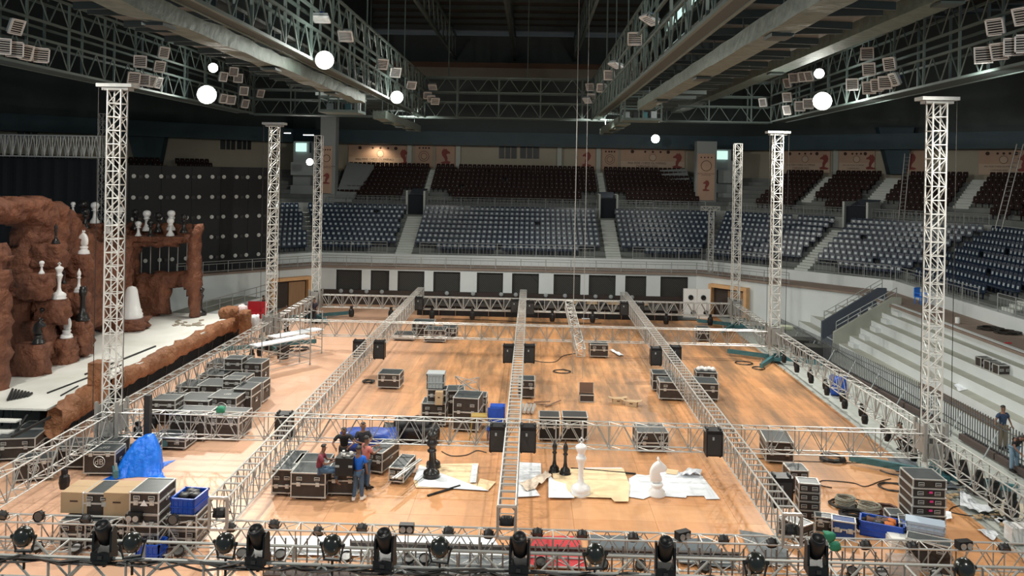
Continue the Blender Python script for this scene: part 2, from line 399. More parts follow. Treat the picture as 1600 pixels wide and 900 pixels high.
def fill(rows, segs, m1, m2, big, label, group):
    b, me = seat_mesh(m1, m2, big); allp = []
    for k, (d, z) in enumerate(rows):
        sg = dict(segs)
        if not big and k < 2:
            sg = {i: [(a + (1.6 if j else 0), c - (1.6 if i == 2 and j < 2 else 0)) for j, (a, c) in enumerate(v)] for i, v in segs.items()}
        if big and k == 0:
            sg = {i: [(a + 1.8, c - 1.8) for a, c in v] for i, v in segs.items()}
        for x, y, a, blk, kk in row_seats(d, sg):
            if random.random() < .012: continue
            allp.append((x, y, z, a, k, blk, kk))
    def key(p):
        inview = -.655 < p[0] / p[1] < .63
        return (not inview, p[0] ** 2 + p[1] ** 2)
    allp.sort(key=key)
    keep = [p for p in allp if not key(p)[0] or p[1] > 18]
    rb = MB()
    for i, (x, y, z, a, rw, blk, kk) in enumerate(allp):
        if -.75 > x / y or x / y > .75: continue
        if i < 300:
            o = link('stadium_seat', me, None, (x, y, z), a); tag(o, '%s, %s row of the %s block, %s from its %s end' % (label, ORD(rw + 1), BLK_N[big][blk], ORD(kk + 1), 'far' if blk[0] == 4 else 'left'), 'seat', group)
        else:
            R = Matrix.Rotation(a, 3, 'Z'); T = V((x, y, z)); n = len(rb.v)
            rb.v += [tuple(R @ V(q) + T) for q in b.v]; rb.f += [tuple(j + n for j in f) for f in b.f]; rb.m += b.m
    o = rb.build('stadium_seats', [m1, m2]); tag(o, label.replace('seat in', 'seats farther along') if 0 else ('rows of distant ' + ('navy' if big else 'maroon') + ' stadium seats behind the nearer ones'), 'seats', kind='stuff')
fill([(1.5 + .8 * k, 3.6 + .34 * k) for k in range(9)], LOW, SEATB, SEAT_GLINT_TAG, True, 'navy lower seat', 'navy seats of the lower stand')
fill([(10.5 + .8 * k, 7.5 + .37 * k) for k in range(8)], UPP, SEATR, SEAT_GLINT_TAG, False, 'maroon upper seat', 'maroon seats of the upper stand')
# aisle steps
def steps(i, s0, s1, rows, m, name):
    mb = MB(); t = (Q[i + 1] - Q[i]).normalized(); n = V((-t.y, t.x)); a = math.atan2(t.y, t.x)
    for d, z, dz in rows:
        p = Q[i] + t * ((s0 + s1) / 2) + n * (d - .2); mb.box((p.x, p.y, z - .07), (s1 - s0, .42, .2), a)
        p = Q[i] + t * ((s0 + s1) / 2) + n * (d + .2); mb.box((p.x, p.y, z + .01), (s1 - s0, .42, .36), a)
    struct(name, mb, m)
STEPM = mat('aisle_concrete', (.5, .53, .5), .8)
for i, a, b in [(2, 6.1, 7.4), (2, 23, 24.2), (3, 7, 8.0), (4, 10.6, 11.7)]:
    steps(i, a, b, [(1.5 + .8 * k, 3.62 + .34 * k, .2) for k in range(8)], STEPM, 'aisle_stair')
for i, a, b in [(2, 6.9, 7.4), (2, 23.3, 23.9), (3, 2.25, 3.15), (3, 7.6, 9.0), (3, 14.3, 15.4)]:
    steps(i, a, b, [(10.5 + .8 * k, 7.55 + .37 * k, .2) for k in range(2, 8)], STEPM, 'aisle_stair')
# vomitories (dark openings) in the upper parapet
for n_, (i, s0, s1) in enumerate([(2, 5.9, 7.3), (2, 23.1, 24.5), (3, 7.4, 9.1)]):
    t = (Q[i + 1] - Q[i]).normalized(); n = V((-t.y, t.x)); a = math.atan2(t.y, t.x); c = (s0 + s1) / 2
    e = tag(link('door_%d' % (n_ + 1), None, None, (*(Q[i] + t * c + n * 8.75), 6.32), a), kind='structure')
    MB().box((0, .5, .85), (s1 - s0, .9, 1.75)).build('dark_opening', mat('opening', (.012, .016, .022), .9), e)
    mb = MB()
    for sx in (-1, 1): mb.box((sx * ((s1 - s0) / 2 + .08), .9, 1.0), (.16, 2.4, 2.2))
    mb.build('side_walls', STEPM, e)
    mb = MB(); mb.prism([(-(s1 - s0) / 2, .9, 1.75), ((s1 - s0) / 2, .9, 1.75), ((s1 - s0) / 2, 2.6, 2.2), (-(s1 - s0) / 2, 2.6, 2.2)], (0, 0, .05)); mb.build('roof', CONCD, e)

# railings -------------------------------------------------------------
RAIL = mat('galvanised_rail', (.34, .36, .36), .45, .4)
def railing(name, label, i, s0, s1, d, z0, h, post=1.6, bal=.14, rails=2, group=None):
    t = (Q[i + 1] - Q[i]).normalized(); n = V((-t.y, t.x)); L = s1 - s0; a = math.atan2(t.y, t.x)
    o = Q[i] + t * s0 + n * d; e = thing(name, label, 'railing', (o.x, o.y, z0), a, group)
    k = max(1, round(L / post))
    for j in range(k + 1): rod('post', (j * L / k, 0, 0), (j * L / k, 0, h), .028, RAIL, e)
    for zz in ([h] if rails == 1 else [h, h * .78, .12]): rod('rail', (0, 0, zz), (L, 0, zz), .024, RAIL, e)
    if bal:
        m = MB(); c = int(L / bal)
        for j in range(1, c): m.bar((j * bal, 0, .12), (j * bal, 0, h * .78), .011, 4)
        tag(m.build('balusters', RAIL, e), kind='stuff')
    return e
def rail_run(label, d, z0, h, parts, bal, post=1.6):
    for tx, i, a, b in parts: railing('railing', label + tx, i, a, b, d, z0, h, post, bal)
rail_run('grey tube railing on the walkway edge ', -2.5, 2.88, .8, [('over the far dark windows', 2, 1.1, 29.5), ('on the right diagonal wall over the wood portal', 3, 1.0, 8.4), ('on the left diagonal wall over the ramp', 1, 2.5, 13.2)], .55, 1.9)
rail_run('tube railing on lower parapet ', .1, 3.6, .95,
         [('left of the left aisle', 2, -.1, 5.6), ('in front of the middle navy seats', 2, 8.2, 22.0), ('right of the right aisle', 2, 25, 30.4), ('in front of diagonal navy seats left of their aisle', 3, 0.2, 6.2), ('in front of diagonal navy seats right of their aisle', 3, 9.0, 14.2), ('beyond the steps on the right side stand', 4, .2, 10.2), ('nearer than the steps on the right side stand', 4, 12, 34)], .28)
rail_run('grey tube railing before the maroon seats ', 9.08, 7.15, .75,
         [('at left', 2, -1.4, 5.6), ('in the middle', 2, 7.6, 22.8), ('at right', 2, 24.8, 32.5), ('left of the diagonal vomitory', 3, -3.2, 7.2), ('right of the diagonal vomitory', 3, 9.3, 17.5)], .3)
# barrier panels in walkway: grille clusters


# ---- white tiers on the right, below the walkway ----
prof = [(18.3, .5)] + []
lev = [.5, .97, 1.44, 1.91, 2.38]
TX = [18.3 + .62 * k for k in range(6)]
tw = MB(); tt = MB()
for k in range(5):
    x0 = TX[k]; yb = 57.6 - .0 * k
    yend = 62.0 - (x0 - 12.5) * (10.0 / 10.3) + .35      # runs into the diagonal wall
    yend2 = 62.0 - (TX[k + 1] - 12.5) * (10.0 / 10.3) + .35
    z0 = 0 if k == 0 else lev[k - 1]
    tw.quad((x0, 8, z0), (x0, yend, z0), (x0, yend, lev[k]), (x0, 8, lev[k]))
    tt.quad((x0, 8, lev[k]), (x0, yend, lev[k]), (x0 + .62, yend2, lev[k]), (x0 + .62, 8, lev[k]))
tw.quad((21.4, 8, 2.38), (21.4, 53.7, 2.38), (21.4, 53.7, 2.885), (21.4, 8, 2.885))
struct('tier_risers', tw, CONC); struct('tier_treads', tt, CONCG)
tw = MB(); tw.box((21.45, 31, 2.885), (.25, 44, .04)); struct('trim_3', tw, CONC)
# entry ramp through the tiers
e = thing('entrance_ramp', 'grey stair passage with sloping parapets cutting through the white steps', 'stairway', (18, 50, 0))
def par(yc, m, nm, dz):
    b = MB(); pl = [(0, yc - .1, 0), (3.9, yc - .1, 2.2), (3.9, yc - .1, 3.3 + dz), (3.4, yc - .1, 3.3 + dz), (0, yc - .1, 1.15 + dz)]; b.prism(pl, (0, .2, 0)); b.build(nm, m, e)
par(-1.0, CONCG, 'near_parapet', 0); par(1.0, CONCD, 'far_parapet', .25)
b = MB(); b.prism([(0, -.9, .2), (0, .9, .2), (3.9, .9, 2.9), (3.9, -.9, 2.9)], (0, 0, .06)); b.build('stair_floor', CONCD, e)
for yc, dz in ((-1.0, 0), (1.0, .25)):
    for j in range(6): rod('post', (.15 + j * .7, yc, 1.2 + dz + j * .42), (.15 + j * .7, yc, 1.75 + dz + j * .42), .025, RAIL, e)
    for hh in (.3, .55): rod('rail', (.15, yc, 1.2 + dz + hh), (3.65, yc, 3.3 + dz + hh), .025, RAIL, e)
mb = MB()
for k in range(5): mb.box((TX[k] + .12, 48.1, lev[k] + .12), (.3, .8, .24))
for k in range(5): tag(MB().box((0, 0, 0), (.32, .8, .24)).build('step_block', CONC, None, (TX[k] + .46, 47.9, lev[k] + .12)), kind='structure')

# ---- wood portals on the diagonal walls ----
def portal(name, p, q, x0, x1, ytop, ybot, lab):
    a = atp(x0, ytop, p, q); b = atp(x1, ytop, p, q); base = V((a.x, a.y, 0)); t = V((b.x - a.x, b.y - a.y, 0)); W = t.length; t.normalize(); h = min(2.75, a.z)
    e = tag(link(name, None, None, base, math.atan2(t.y, t.x)), kind='structure')
    m = MB(); m.box((.12, -.2, h / 2), (.24, .5, h)); m.box((W - .12, -.2, h / 2), (.24, .5, h)); m.box((W / 2, -.2, h + .1), (W, .5, .24)); m.build('door_frame', WOODF, e)
    MB().box((W / 2, -.02, h / 2), (W - .48, .04, h)).build('dark_recess', mat('recess', (.05, .035, .028), .8), e)
    MB().box((W * .68, -.1, h / 2 - .05), (W * .42, .06, h - .2)).build('door_leaf', WOODD, e)
dg = off(-2.56); portal('door_4', (dg[3].x, dg[3].y), (dg[4].x, dg[4].y), 1112, 1171, 447, 500, '')
portal('door_5', (dg[1].x, dg[1].y), (dg[2].x, dg[2].y), 421, 482, 440, 500, '')
# left ramp parapet with railing
e = thing('access_ramp', 'white sloping ramp with metal railing beyond the stage on the left', 'ramp', (-24, 53, 0))
a0, a1 = at(300, 512, z=.4) - V((-24, 53, 0)), at(418, 462, Y=57) - V((-24, 53, 0))
b = MB(); b.prism([(a0.x, a0.y, 0), (a1.x, a1.y, 0), (a1.x, a1.y, a1.z), (a0.x, a0.y, a0.z + .6)], (-.1, .2, 0)); b.build('parapet', CONC, e)
b = MB(); b.prism([(a0.x, a0.y, a0.z + .3), (a1.x, a1.y, a1.z - .2), (a1.x - 3, a1.y + 1, a1.z - .2), (a0.x - 3, a0.y + 1, a0.z + .3)], (0, 0, .05)); b.build('ramp_floor', CONCG, e)
for j in range(7):
    p = a0.lerp(a1, j / 6) + V((0, 0, .6 * (1 - j / 6))); rod('post', p, p + V((0, 0, .8)), .03, RAIL, e)
for hh in (.4, .8): rod('rail', a0 + V((0, 0, .6 + hh)), a1 + V((0, 0, hh)), .03, RAIL, e)

# ---- upper concourse: pylons, columns, louvres, banners ----
WHC = mat('pale_column', (.5, .53, .48), .7)
TWC = mat('tower_concrete', (.34, .37, .37), .85)
for k, (x0, x1, z0, z1, Y) in enumerate([(499, 523, 3.6, 15, 74.2), (1088, 1119, 6.4, 13.4, 75.5)]):
    a, b = at(x0, 300, Y=Y).x, at(x1, 300, Y=Y).x
    mb = MB(); mb.box(((a + b) / 2, Y + .6, (z0 + z1) / 2), (b - a, 1.2, z1 - z0)); struct('stair_tower', mb, TWC)
    x2, x3 = ((457, 499), (1119, 1152))[k]; a, b = at(x2, 300, Y=Y + 2).x, at(x3, 300, Y=Y + 2).x
    mb = MB(); mb.box(((a + b) / 2, Y + 2.3, 8.0), (b - a, .5, 9.5)); mb.box(((a + b) / 2, Y + 1.7, 10.2), (b - a, .8, 1.2)); mb.box(((a + b) / 2, Y + 1.7, 8.2), (b - a, .8, .9)); struct('stair_hall_wall', mb, TWC)
    w_ = tag(link('window_%d' % (11 + k), None, None, ((a + b) / 2, Y + 1.9, 12.2)), kind='structure')
    MB().box((-.5, 0, 0), (1.0, .1, .8)).build('lit_pane', DAYL, w_); rod('mullion', (.4, -.05, -.5), (.4, -.05, .5), .06, GLASSD, w_, True); rod('mullion', (.8, -.05, -.5), (.8, -.05, .5), .06, GLASSD, w_, True)
    s_ = -1 if k else 1; xe = at((523, 1088)[k], 290, Y=Y).x; mb = MB(); mb.prism([(xe, Y - .1, 7.2), (xe + s_ * 1.6, Y - .1, 7.2), (xe + s_ * 2.6, Y + 5, 10.4), (xe, Y + 5, 10.6)], (0, 0, .3)); struct('stair_flank', mb, TWC)
for x in (640, 716, 874, 935, 1305):
    Y = 82.6 if x < 1200 else 68
    p = at(x, 245, Y=Y) if x < 1200 else atp(x, 245, off(18.3)[3], off(18.3)[4])
    mb = MB(); mb.box((0, 0, 1.7), (.45, .3, 3.6)); struct('wall_column', mb, WHC, (p.x, p.y, 9.9))
def louvre(n, xa, xb, ya, yb, p, q):
    a = atp(xa, ya, p, q); b = atp(xb, yb, p, q)
    e = tag(link('window_%d' % n, None, None, ((a.x + b.x) / 2, (a.y + b.y) / 2, b.z), math.atan2(b.y - a.y, b.x - a.x)), kind='structure')
    W = (V((b.x, b.y)) - V((a.x, a.y))).length; h = a.z - b.z
    MB().box((0, 0, h / 2), (W, .1, h)).build('pane', GLASSD, e)
    for j in range(1, 3): rod('mullion', (-W / 2 + j * W / 3, -.08, 0), (-W / 2 + j * W / 3, -.08, h), .05, BEIGE, e)
B2 = off(18.42)
far = ((-10, B2[2].y), (10, B2[3].y)); dR = (B2[3], B2[4]); dL = (B2[1], B2[2])
louvre(13, 780, 807, 229, 248, *far); louvre(14, 813, 842, 229, 248, *far)
louvre(15, 345, 367, 213, 234, *dL); louvre(16, 371, 392, 213, 234, *dL); louvre(17, 28, 58, 195, 225, *dL)
PEACH = mat('peach_banner', (.50, .33, .24), .75, c2=(.56, .38, .28), scale=.8); PEACH2 = mat('pale_banner', (.6, .45, .34), .75)
REDB = mat('banner_red', (.26, .06, .05), .7); INK = mat('banner_ink', (.06, .03, .025), .8)
HORSE = [(-.28, 0), (.3, 0), (.42, .1), (.2, .16), (.06, .2), (.12, .4), (.3, .62), (.36, .85), (.28, 1.05), (.2, 1.1), (.18, 1.2), (.1, 1.1), (-.02, 1.16), (-.08, 1.04), (-.3, .9), (-.33, .78), (-.12, .78), (-.02, .7), (-.12, .45), (-.1, .24), (-.36, .14)]
def flat(pts, m, name, parent, org, right, up, s=1):
    me = bpy.data.meshes.new(name); me.from_pydata([(x * s, y * s, 0) for x, y in pts], [], [tuple(range(len(pts)))]); me.materials.append(m)
    return place(link(name, me, parent), org, right, up)
def ringpts(r, n=20): return [(r * math.cos(2 * PI * k / n), r * math.sin(2 * PI * k / n)) for k in range(n)]
def banner(xa, xb, ya, yb, p, q, kind, label, flip=1, rod_off=.08):
    a = atp(xa, ya, p, q); b = atp(xb, ya, p, q); zb = atp((xa + xb) / 2, yb, p, q).z
    t = V((b.x - a.x, b.y - a.y, 0)); W = t.length; t.normalize(); n = V((t.y, -t.x, 0)); h = a.z - zb
    e = thing('wall_banner', label, 'banner', V((a.x, a.y, zb)) + t * W / 2 + n * rod_off)
    M = Matrix(((t.x, 0, n.x), (t.y, 0, n.y), (0, 1, 0)))
    m = MB(); m.prism([t * (-W / 2), t * (W / 2), t * (W / 2) + V((0, 0, h)), t * (-W / 2) + V((0, 0, h))], n * .04); m.build('cloth', PEACH, e)
    up = V((0, 0, 1)); o = n * .05
    def art(pts, mt, nm, x, z, s): return flat(pts, mt, nm, e, t * x + up * z + o, t * flip if nm == 'knight_emblem' else t, up, s)
    if kind in ('text', 'plain'):
        m = MB(); m.prism([t * (-W / 2 + .02), t * (W / 2 - .02), t * (W / 2 - .02) + V((0, 0, h * .45)), t * (-W / 2 + .02) + V((0, 0, h * .45))], n * .045); m.build('pale_band', PEACH2, e)
    if kind == 'text':
        o = n * .055
        for s_, z_, sz in (('44th FIDE CHESS OLYMPIAD', .32, .6), ('CHENNAI 2022', .17, .34)):
            tm = text_mesh(s_, 1, INK); wd = max(v.co.x for v in tm.vertices) - min(v.co.x for v in tm.vertices); k_ = W * sz / wd
            for v in tm.vertices: v.co *= k_; v.co.x *= 1
            place(link('lettering', tm, e), t * (-W * .09) + up * (h * z_) + o, t, up)
        art(HORSE, REDB, 'knight_emblem', W * .38, h * .16, h * .58)
        art(ringpts(h * .14), PEACH2, 'round_seal', 0, h * .62, 1); 
        m = MB(); pts = [t * (h * .15 * math.cos(k * PI / 8)) + up * (h * .62 + h * .15 * math.sin(k * PI / 8)) + o * 1.05 for k in range(17)]; m.tube(pts, .02, 3); m.build('seal_ring', INK, e)
        for k, x in enumerate((-.32, -.12, .0, .12, .24)): art(ringpts(h * (.05 if k % 4 else .08), 9), INK, 'small_crest', W * x, h * .87, 1)
    elif kind == 'seal':
        m = MB(); cz = h * .5; r_ = min(W * .34, h * .22)
        for rr in (r_, r_ * .6): m.tube([t * (rr * math.cos(k * PI / 10)) + up * (cz + rr * math.sin(k * PI / 10)) + o for k in range(21)], .025, 3)
        m.build('seal_ring', INK, e)
        for x in (-.25, -.05, .1, .27): art(ringpts(.1, 8), INK, 'small_crest', W * x, h * .86, 1)
    elif kind == 'horse': art(HORSE, REDB, 'knight_emblem', 0, h * .18, h * .58)
    elif kind == 'tall':
        art(HORSE, REDB, 'knight_emblem', 0, h * .2, h * .2)
        m = MB(); r_ = W * .3; m.tube([t * (r_ * math.cos(k * PI / 10)) + up * (h * .74 + r_ * math.sin(k * PI / 10)) + o for k in range(21)], .03, 3); m.build('seal_ring', INK, e)
        place(link('lettering', text_mesh('44th FIDE CHESS OLYMPIAD', .13, INK), e), up * (h * .56) + o, t, up); place(link('lettering', text_mesh('CHENNAI 2022', .13, INK), e), up * (h * .53) + o, t, up)
        for x in (-.3, -.1, .1, .3): art(ringpts(.07, 8), INK, 'small_crest', W * x, h * .92, 1)
banner(545, 645, 226, 262, *far, 'text', 'peach banner with lettering above the left maroon seats', -1)
banner(649, 677, 226, 262, *far, 'seal', 'narrow peach banner with round seal, left of the middle seats', 1)
banner(682, 713, 227, 262, *far, 'horse', 'peach banner with large red knight, left of the louvre windows', -1)
banner(902, 931, 232, 266, *far, 'horse', 'peach banner with large red knight, right of the louvre windows', 1)
banner(940, 966, 232, 266, *far, 'seal', 'narrow peach banner with round seal, right of the middle seats', 1)
banner(970, 1070, 232, 268, *far, 'text', 'peach banner with lettering above the right maroon seats', 1)
banner(1222, 1298, 236, 270, *dR, 'text', 'peach banner with lettering left of the white column on the diagonal wall', 1)
banner(1312, 1368, 236, 270, *dR, 'text', 'peach banner with lettering right of the white column on the diagonal wall', 1)
banner(1398, 1450, 234, 272, *dR, 'horse', 'pale banner with red knight behind the right near tower', 1)
banner(1530, 1610, 235, 274, *dR, 'text', 'peach banner with lettering at the far right edge of the hall', 1)
banner(502, 520, 228, 302, (-30, 74.1), (30, 74.1), 'tall', 'tall peach banner hanging on the left concrete stair tower', 1)
banner(1090, 1117, 240, 313, (-30, 75.4), (30, 75.4), 'tall', 'tall peach banner hanging on the right concrete stair tower', 1)
# big blue raking columns
for k, (pp, qq) in enumerate([(dR, (1382, 1405)), (dL, (225, 255))]):
    xa, xb = qq; a = atp(xa, 272, *pp); b = atp(xb, 272, *pp); a2 = atp(xa - 18, 200, *pp); b2 = atp(xb + 14, 200, *pp)
    n = V((0, -1.2, 0)); mb = MB(); mb.prism([a + n, b + n, b2 + n, a2 + n], (0, .8, 0)); struct('raking_column', mb, BLUEB)
# fluorescent tubes
for k, (x0, x1, y) in enumerate([(444, 454, 208), (474, 490, 211)]):
    a, b = at(x0, y, Y=73), at(x1, y, Y=73); e = thing('tube_light', ['short bluish tube light right of the second left tower', 'longer bluish tube light left of the third left tower'][k], 'tube light', a)
    MB().box(((b - a).x / 2, 0, .06), ((b - a).x, .15, .08)).build('batten', WHITE, e); MB().box(((b - a).x / 2, 0, 0), ((b - a).x, .12, .06)).build('tube', TUBE, e)
for k, (x, y, Y, r) in enumerate([(1024, 217, 76, .38), (484, 253, 73, .3)]):
    p = at(x, y, Y=Y); e = thing('spot_flood', ['small bright floodlight under the roof right of centre', 'small bright floodlight on the left stair tower wall'][k], 'floodlight', p)
    MB().box((0, .1, 0), (.6, .2, .5)).build('housing', STEEL, e); b = MB(); b.add([(r * math.cos(j * PI / 8), -.02, r * math.sin(j * PI / 8)) for j in range(16)], [tuple(range(15, -1, -1))]); b.build('lens', GLOW, e)
    lamp(p + V((0, -.6, 0)), 900, .3, 160, aim=p + V((0, -5, -3)))
lamp(at(590, 232, Y=81.8), 160, .2, 150, (1, .8, .55), aim=at(590, 260, Y=82.9))
# ---------------- roof ----------------
mb = MB(); mb.box((-2, 46, 24.6), (90, 80, .3)); struct('ceiling', mb, ROOF)
for k in range(22):
    y = 12 + k * 3.2
    mb = MB(); mb.box((-2, y, 24.2), (84, .16, .35)); struct('purlin', mb, STEELD)
for k, x in enumerate((-26, -17, -8, -2, 4, 13, 22)):
    mb = MB()
    for z in (21.6, 24.0): mb.box((x, 46, z), (.22, 78, .22))
    for j in range(26):
        y = 8 + j * 3; mb.bar((x, y, 21.6), (x, y + 1.5, 24), .06, 4); mb.bar((x, y + 1.5, 24), (x, y + 3, 21.6), .06, 4)
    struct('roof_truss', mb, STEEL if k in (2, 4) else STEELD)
mb = MB(); mb.box((-2, 80, 19.8), (60, .5, 1.1)); struct('trim_4', mb, mat('dusty_beam', (.22, .21, .18), .8))
mb = MB(); mb.box((-2, 80, 20.6), (60, .7, .5)); struct('trim_5', mb, mat('brown_beam', (.11, .065, .045), .8))
# ribbed lower decks beside the inner catwalks
for k, (xa, xb) in enumerate(((-13.2, -8.75), (4.95, 9.4))):
    mb = MB(); mb.box(((xa + xb) / 2, 38, 14.95), (xb - xa, 50, .1))
    d = struct('roof_deck', mb, DECK)
    for j in range(34):
        MB().box((0, 0, 0), (xb - xa, .08, .22)).build('rib', STEELD, d, ((xa + xb) / 2, 14 + j * 1.45, 14.8), rz=.16 if j % 2 else -.16)
# clerestory cladding with daylight panes above the right inner catwalk
mb = MB(); mb.box((-14, 40, 20), (.2, 60, 8.4)); struct('cladding_left', mb, STEELD)
mb = MB(); mb.box((9.8, 40, 20), (.2, 60, 8.4)); struct('cladding_right', mb, STEELD)
for k, (a, b, c, d) in enumerate([(1030, 1076, 40, 84), (1036, 1086, -6, 26)]):
    p = at(b, c, X=5.35); q = at(a, d, X=5.35); 
    e = tag(link('window_%d' % (20 + k), None, None, (5.5, (p.y + q.y) / 2, (p.z + q.z) / 2)), kind='structure')
    W = abs(p.y - q.y); hh = abs(p.z - q.z); MB().box((0, 0, 0), (.06, W, hh)).build('daylight_pane', DAYL, e)
    for j in range(6): rod('glazing_bar', (-.05, -W / 2 + j * W / 5, -hh / 2), (-.05, -W / 2 + j * W / 5, hh / 2), .05, STEEL, e)

# ---------------- trusses ----------------
def truss(name, label, a, b, w, h, bay, style, up=(0, 0, 1), group=None, r=.025, rb=.016, m=ALU, mb_=None, joined=False, cat='truss'):
    a, b, up = V(a), V(b), V(up); d = (b - a); L = d.length; d.normalize(); s = d.cross(up).normalized(); up = s.cross(d).normalized()
    base = a if a.z <= b.z else b
    e = thing(name, label, cat, base, 0, group); mb_ = mb_ or m; A = a - base
    P = lambda t, i, j: A + d * t + s * (i * w / 2) + up * (j * h / 2)
    for i in (-1, 1):
        for j in (-1, 1): rod('chord', P(0, i, j), P(L, i, j), r, m, e)
    n = max(1, round(L / bay)); bay = L / n; J = MB(); ct = {}
    mside = mb_ if style in ('tower', 'warren_plain') else ALUD  # side members get a darker metal, their shade put into the colour
    def R(nm, p, q, rr=rb):
        ct[nm] = ct.get(nm, 0) + 1
        if joined or ct[nm] > 298: J.bar(p, q, rr, 4)
        else: rod(nm, p, q, rr, mside if nm in ('upright', 'diagonal') else mb_, e)
    for k in range(n + 1):
        t = k * bay
        for j in (-1, 1): R('rung', P(t, -1, j), P(t, 1, j), rb * 1.7 if style == 'ladder' and j == 1 else rb)
        for i in (-1, 1): R('upright', P(t, i, -1), P(t, i, 1), rb * 1.1)
        if k == n: break
        if style == 'ladder':
            for i in (-1, 1): R('diagonal', P(t, i, -1 if k % 2 else 1), P(t + bay, i, 1 if k % 2 else -1), rb * .8)
        elif style == 'tower':
            for i in (-1, 1): R('diagonal', P(t, i, -1 if k % 2 else 1), P(t + bay, i, 1 if k % 2 else -1))
            for j in (-1, 1): R('diagonal', P(t, -1 if k % 2 else 1, j), P(t + bay, 1 if k % 2 else -1, j))
        else:
            for i in (-1, 1):
                R('diagonal', P(t, i, -1), P(t + bay / 2, i, 1)); R('diagonal', P(t + bay / 2, i, 1), P(t + bay, i, -1))
            for j in ((1, -1) if style == 'warren' else ()):
                R('cross_brace', P(t, -1, j), P(t + bay / 2, 1, j), rb * .8); R('cross_brace', P(t + bay / 2, 1, j), P(t + bay, -1, j), rb * .8)
    if J.v: tag(J.build('lattice', mb_, e), kind='stuff')
    return e
XL, XR = -14.6, 13.8; ZT, ZB = 1.7, .83; ZC = (ZT + ZB) / 2; TH = ZT - ZB - .05
truss('cross_truss', 'near cross truss spanning between the two nearest towers', (XL, 28.3, ZC), (XR, 28.3, ZC), .44, TH, .93, 'warren')
truss('cross_truss', 'middle cross truss between the second pair of towers', (XL, 46, ZC), (XR, 46, ZC), .44, TH, .93, 'warren', r=.03)
truss('cross_truss', 'farthest cross truss in front of the dark windows', (XL, 55.5, ZC), (XR, 55.5, ZC), .44, TH, .93, 'warren', r=.03, rb=.022)
truss('front_truss', 'foreground truss lying low on the floor, hung with round par lamps', (-17.5, 21.45, .47), (17.0, 21.45, .47), .5, .74, .96, 'warren', r=.028)
for X, lab in ((-8.0, 'long ladder truss on the left running away from the camera'), (-.5, 'long ladder truss in the middle running away from the camera'), (6.8, 'long ladder truss on the right running away from the camera')):
    e = truss('ladder_truss', lab, (X, 21.1, ZC), (X, 59.8, ZC), .46, TH, .5, 'ladder', r=.026, rb=.017)
    for y0 in (0.0,):   # end frame with corner gussets
        for i in (-1, 1): rod('end_post', (i * .23, y0, -TH / 2), (i * .23, y0, TH / 2), .035, ALUD, e, True)
        for j in (-1, 1): rod('end_bar', (-.23, y0, j * TH / 2), (.23, y0, j * TH / 2), .035, ALU, e, True)
        for i in (-1, 1):
            g = MB(); g.prism([(i * .23, y0, TH / 2), (i * .08, y0, TH / 2), (i * .23, y0, TH / 2 - .15)], (0, .02, 0)); g.build('gusset', ALUD, e)
for X, s_ in ((XL, 'left'), (XR, 'right')):
    for y0, y1, t_ in ((17.5, 28.1, 'nearest section of the %s side truss, before the near tower'), (28.6, 45.8, 'middle section of the %s side truss, between near and second towers'), (46.3, 55.3, 'far section of the %s side truss, between second and third towers')):
        truss('side_truss', t_ % s_, (X, y0, ZC), (X, y1, ZC), .44, TH, .93, 'warren')
# short leaning truss in the middle distance
a, b = at(892, 496, z=2.0), at(908, 560, z=.3)
truss('loose_truss', 'short truss piece resting at a slant against the middle cross truss', b + V((0, 0, .3)), V((a.x, b.y + 5.5, 2.3)), .45, .45, .5, 'tower')
# towers
def tower(lab, X, Y, top, joined=False, head=True):
    e = truss('lifting_tower', lab, (X, Y, .1), (X, Y, top - .15), .47, .47, .47, 'tower', up=(0, 1, 0), r=.03, rb=.019, joined=joined, cat='tower', m=ALUT)
    z = top
    if head:
        MB().box((0, 0, 0), (1.25, .62, .12)).build('head_plate', ALU, e, (0, 0, z - .1)); MB().box((0, 0, 0), (.95, .4, .1)).build('head_beam', ALUD, e, (0, 0, z - .22))
        for i in (-1, 1): rod('chain', (i * .52, -.3, 1.5), (i * .52, -.3, z - .2), .012, CABLE, e)
    s = MB()
    for i in (-1, 1):
        for j in (-1, 1): s.box((i * .36, j * .36, .75 + .55), (.1, .1, 1.3))
        s.box((i * .36, 0, 1.35), (.06, .6, .9)); s.box((0, i * .36, 1.35), (.5, .04, .9)) if Y > 40 else s.box((0, i * .36, 1.0), (.5, .04, .5))
    s.build('sleeve_block', ALUD, e); MB().box((0, 0, .1), (.9, .9, .16)).build('base_plate', TEAL, e)
    for k in range(4):
        an = PI / 4 + k * PI / 2 + (.25 if X > 0 else -.25); c, q = math.cos(an), math.sin(an)
        l = MB(); l.box((0, 0, 0), (2.3, .16, .22), an); l.build('outrigger', TEAL, e, (c * 1.45, q * 1.45, .16))
        rod('screw_jack', (c * 2.5, q * 2.5, 0), (c * 2.5, q * 2.5, .5), .03, ALUD, e)
    return e
tower('nearest tall lattice tower on the left, beside the stage', XL, 28.4, 13.05)
tower('nearest tall lattice tower on the right, before the white steps', XR, 28.4, 13.05)
tower('second tall lattice tower on the left', XL, 45.9, 12.75); tower('second tall lattice tower on the right', XR - .2, 45.9, 12.75)
tower('third and farthest lattice tower on the left, with rounded head', XL, 55.5, 12.65, True, False); tower('third and farthest lattice tower on the right', XR, 55.5, 12.6, True, False)
truss('lifting_tower', 'small free standing lattice tower among the right navy seats', (at(1110, 420, Y=63).x, 63, 2.9), (at(1110, 420, Y=63).x, 63, 7.6), .35, .35, .4, 'tower', up=(0, 1, 0), joined=True, cat='tower')
p = at(1110, 322, Y=63); truss('tower_crossbar', 'short lattice crossbar topping the small tower among the navy seats', (p.x - .7, 63, 7.75), (p.x + .7, 63, 7.75), .3, .3, .35, 'tower', joined=True)
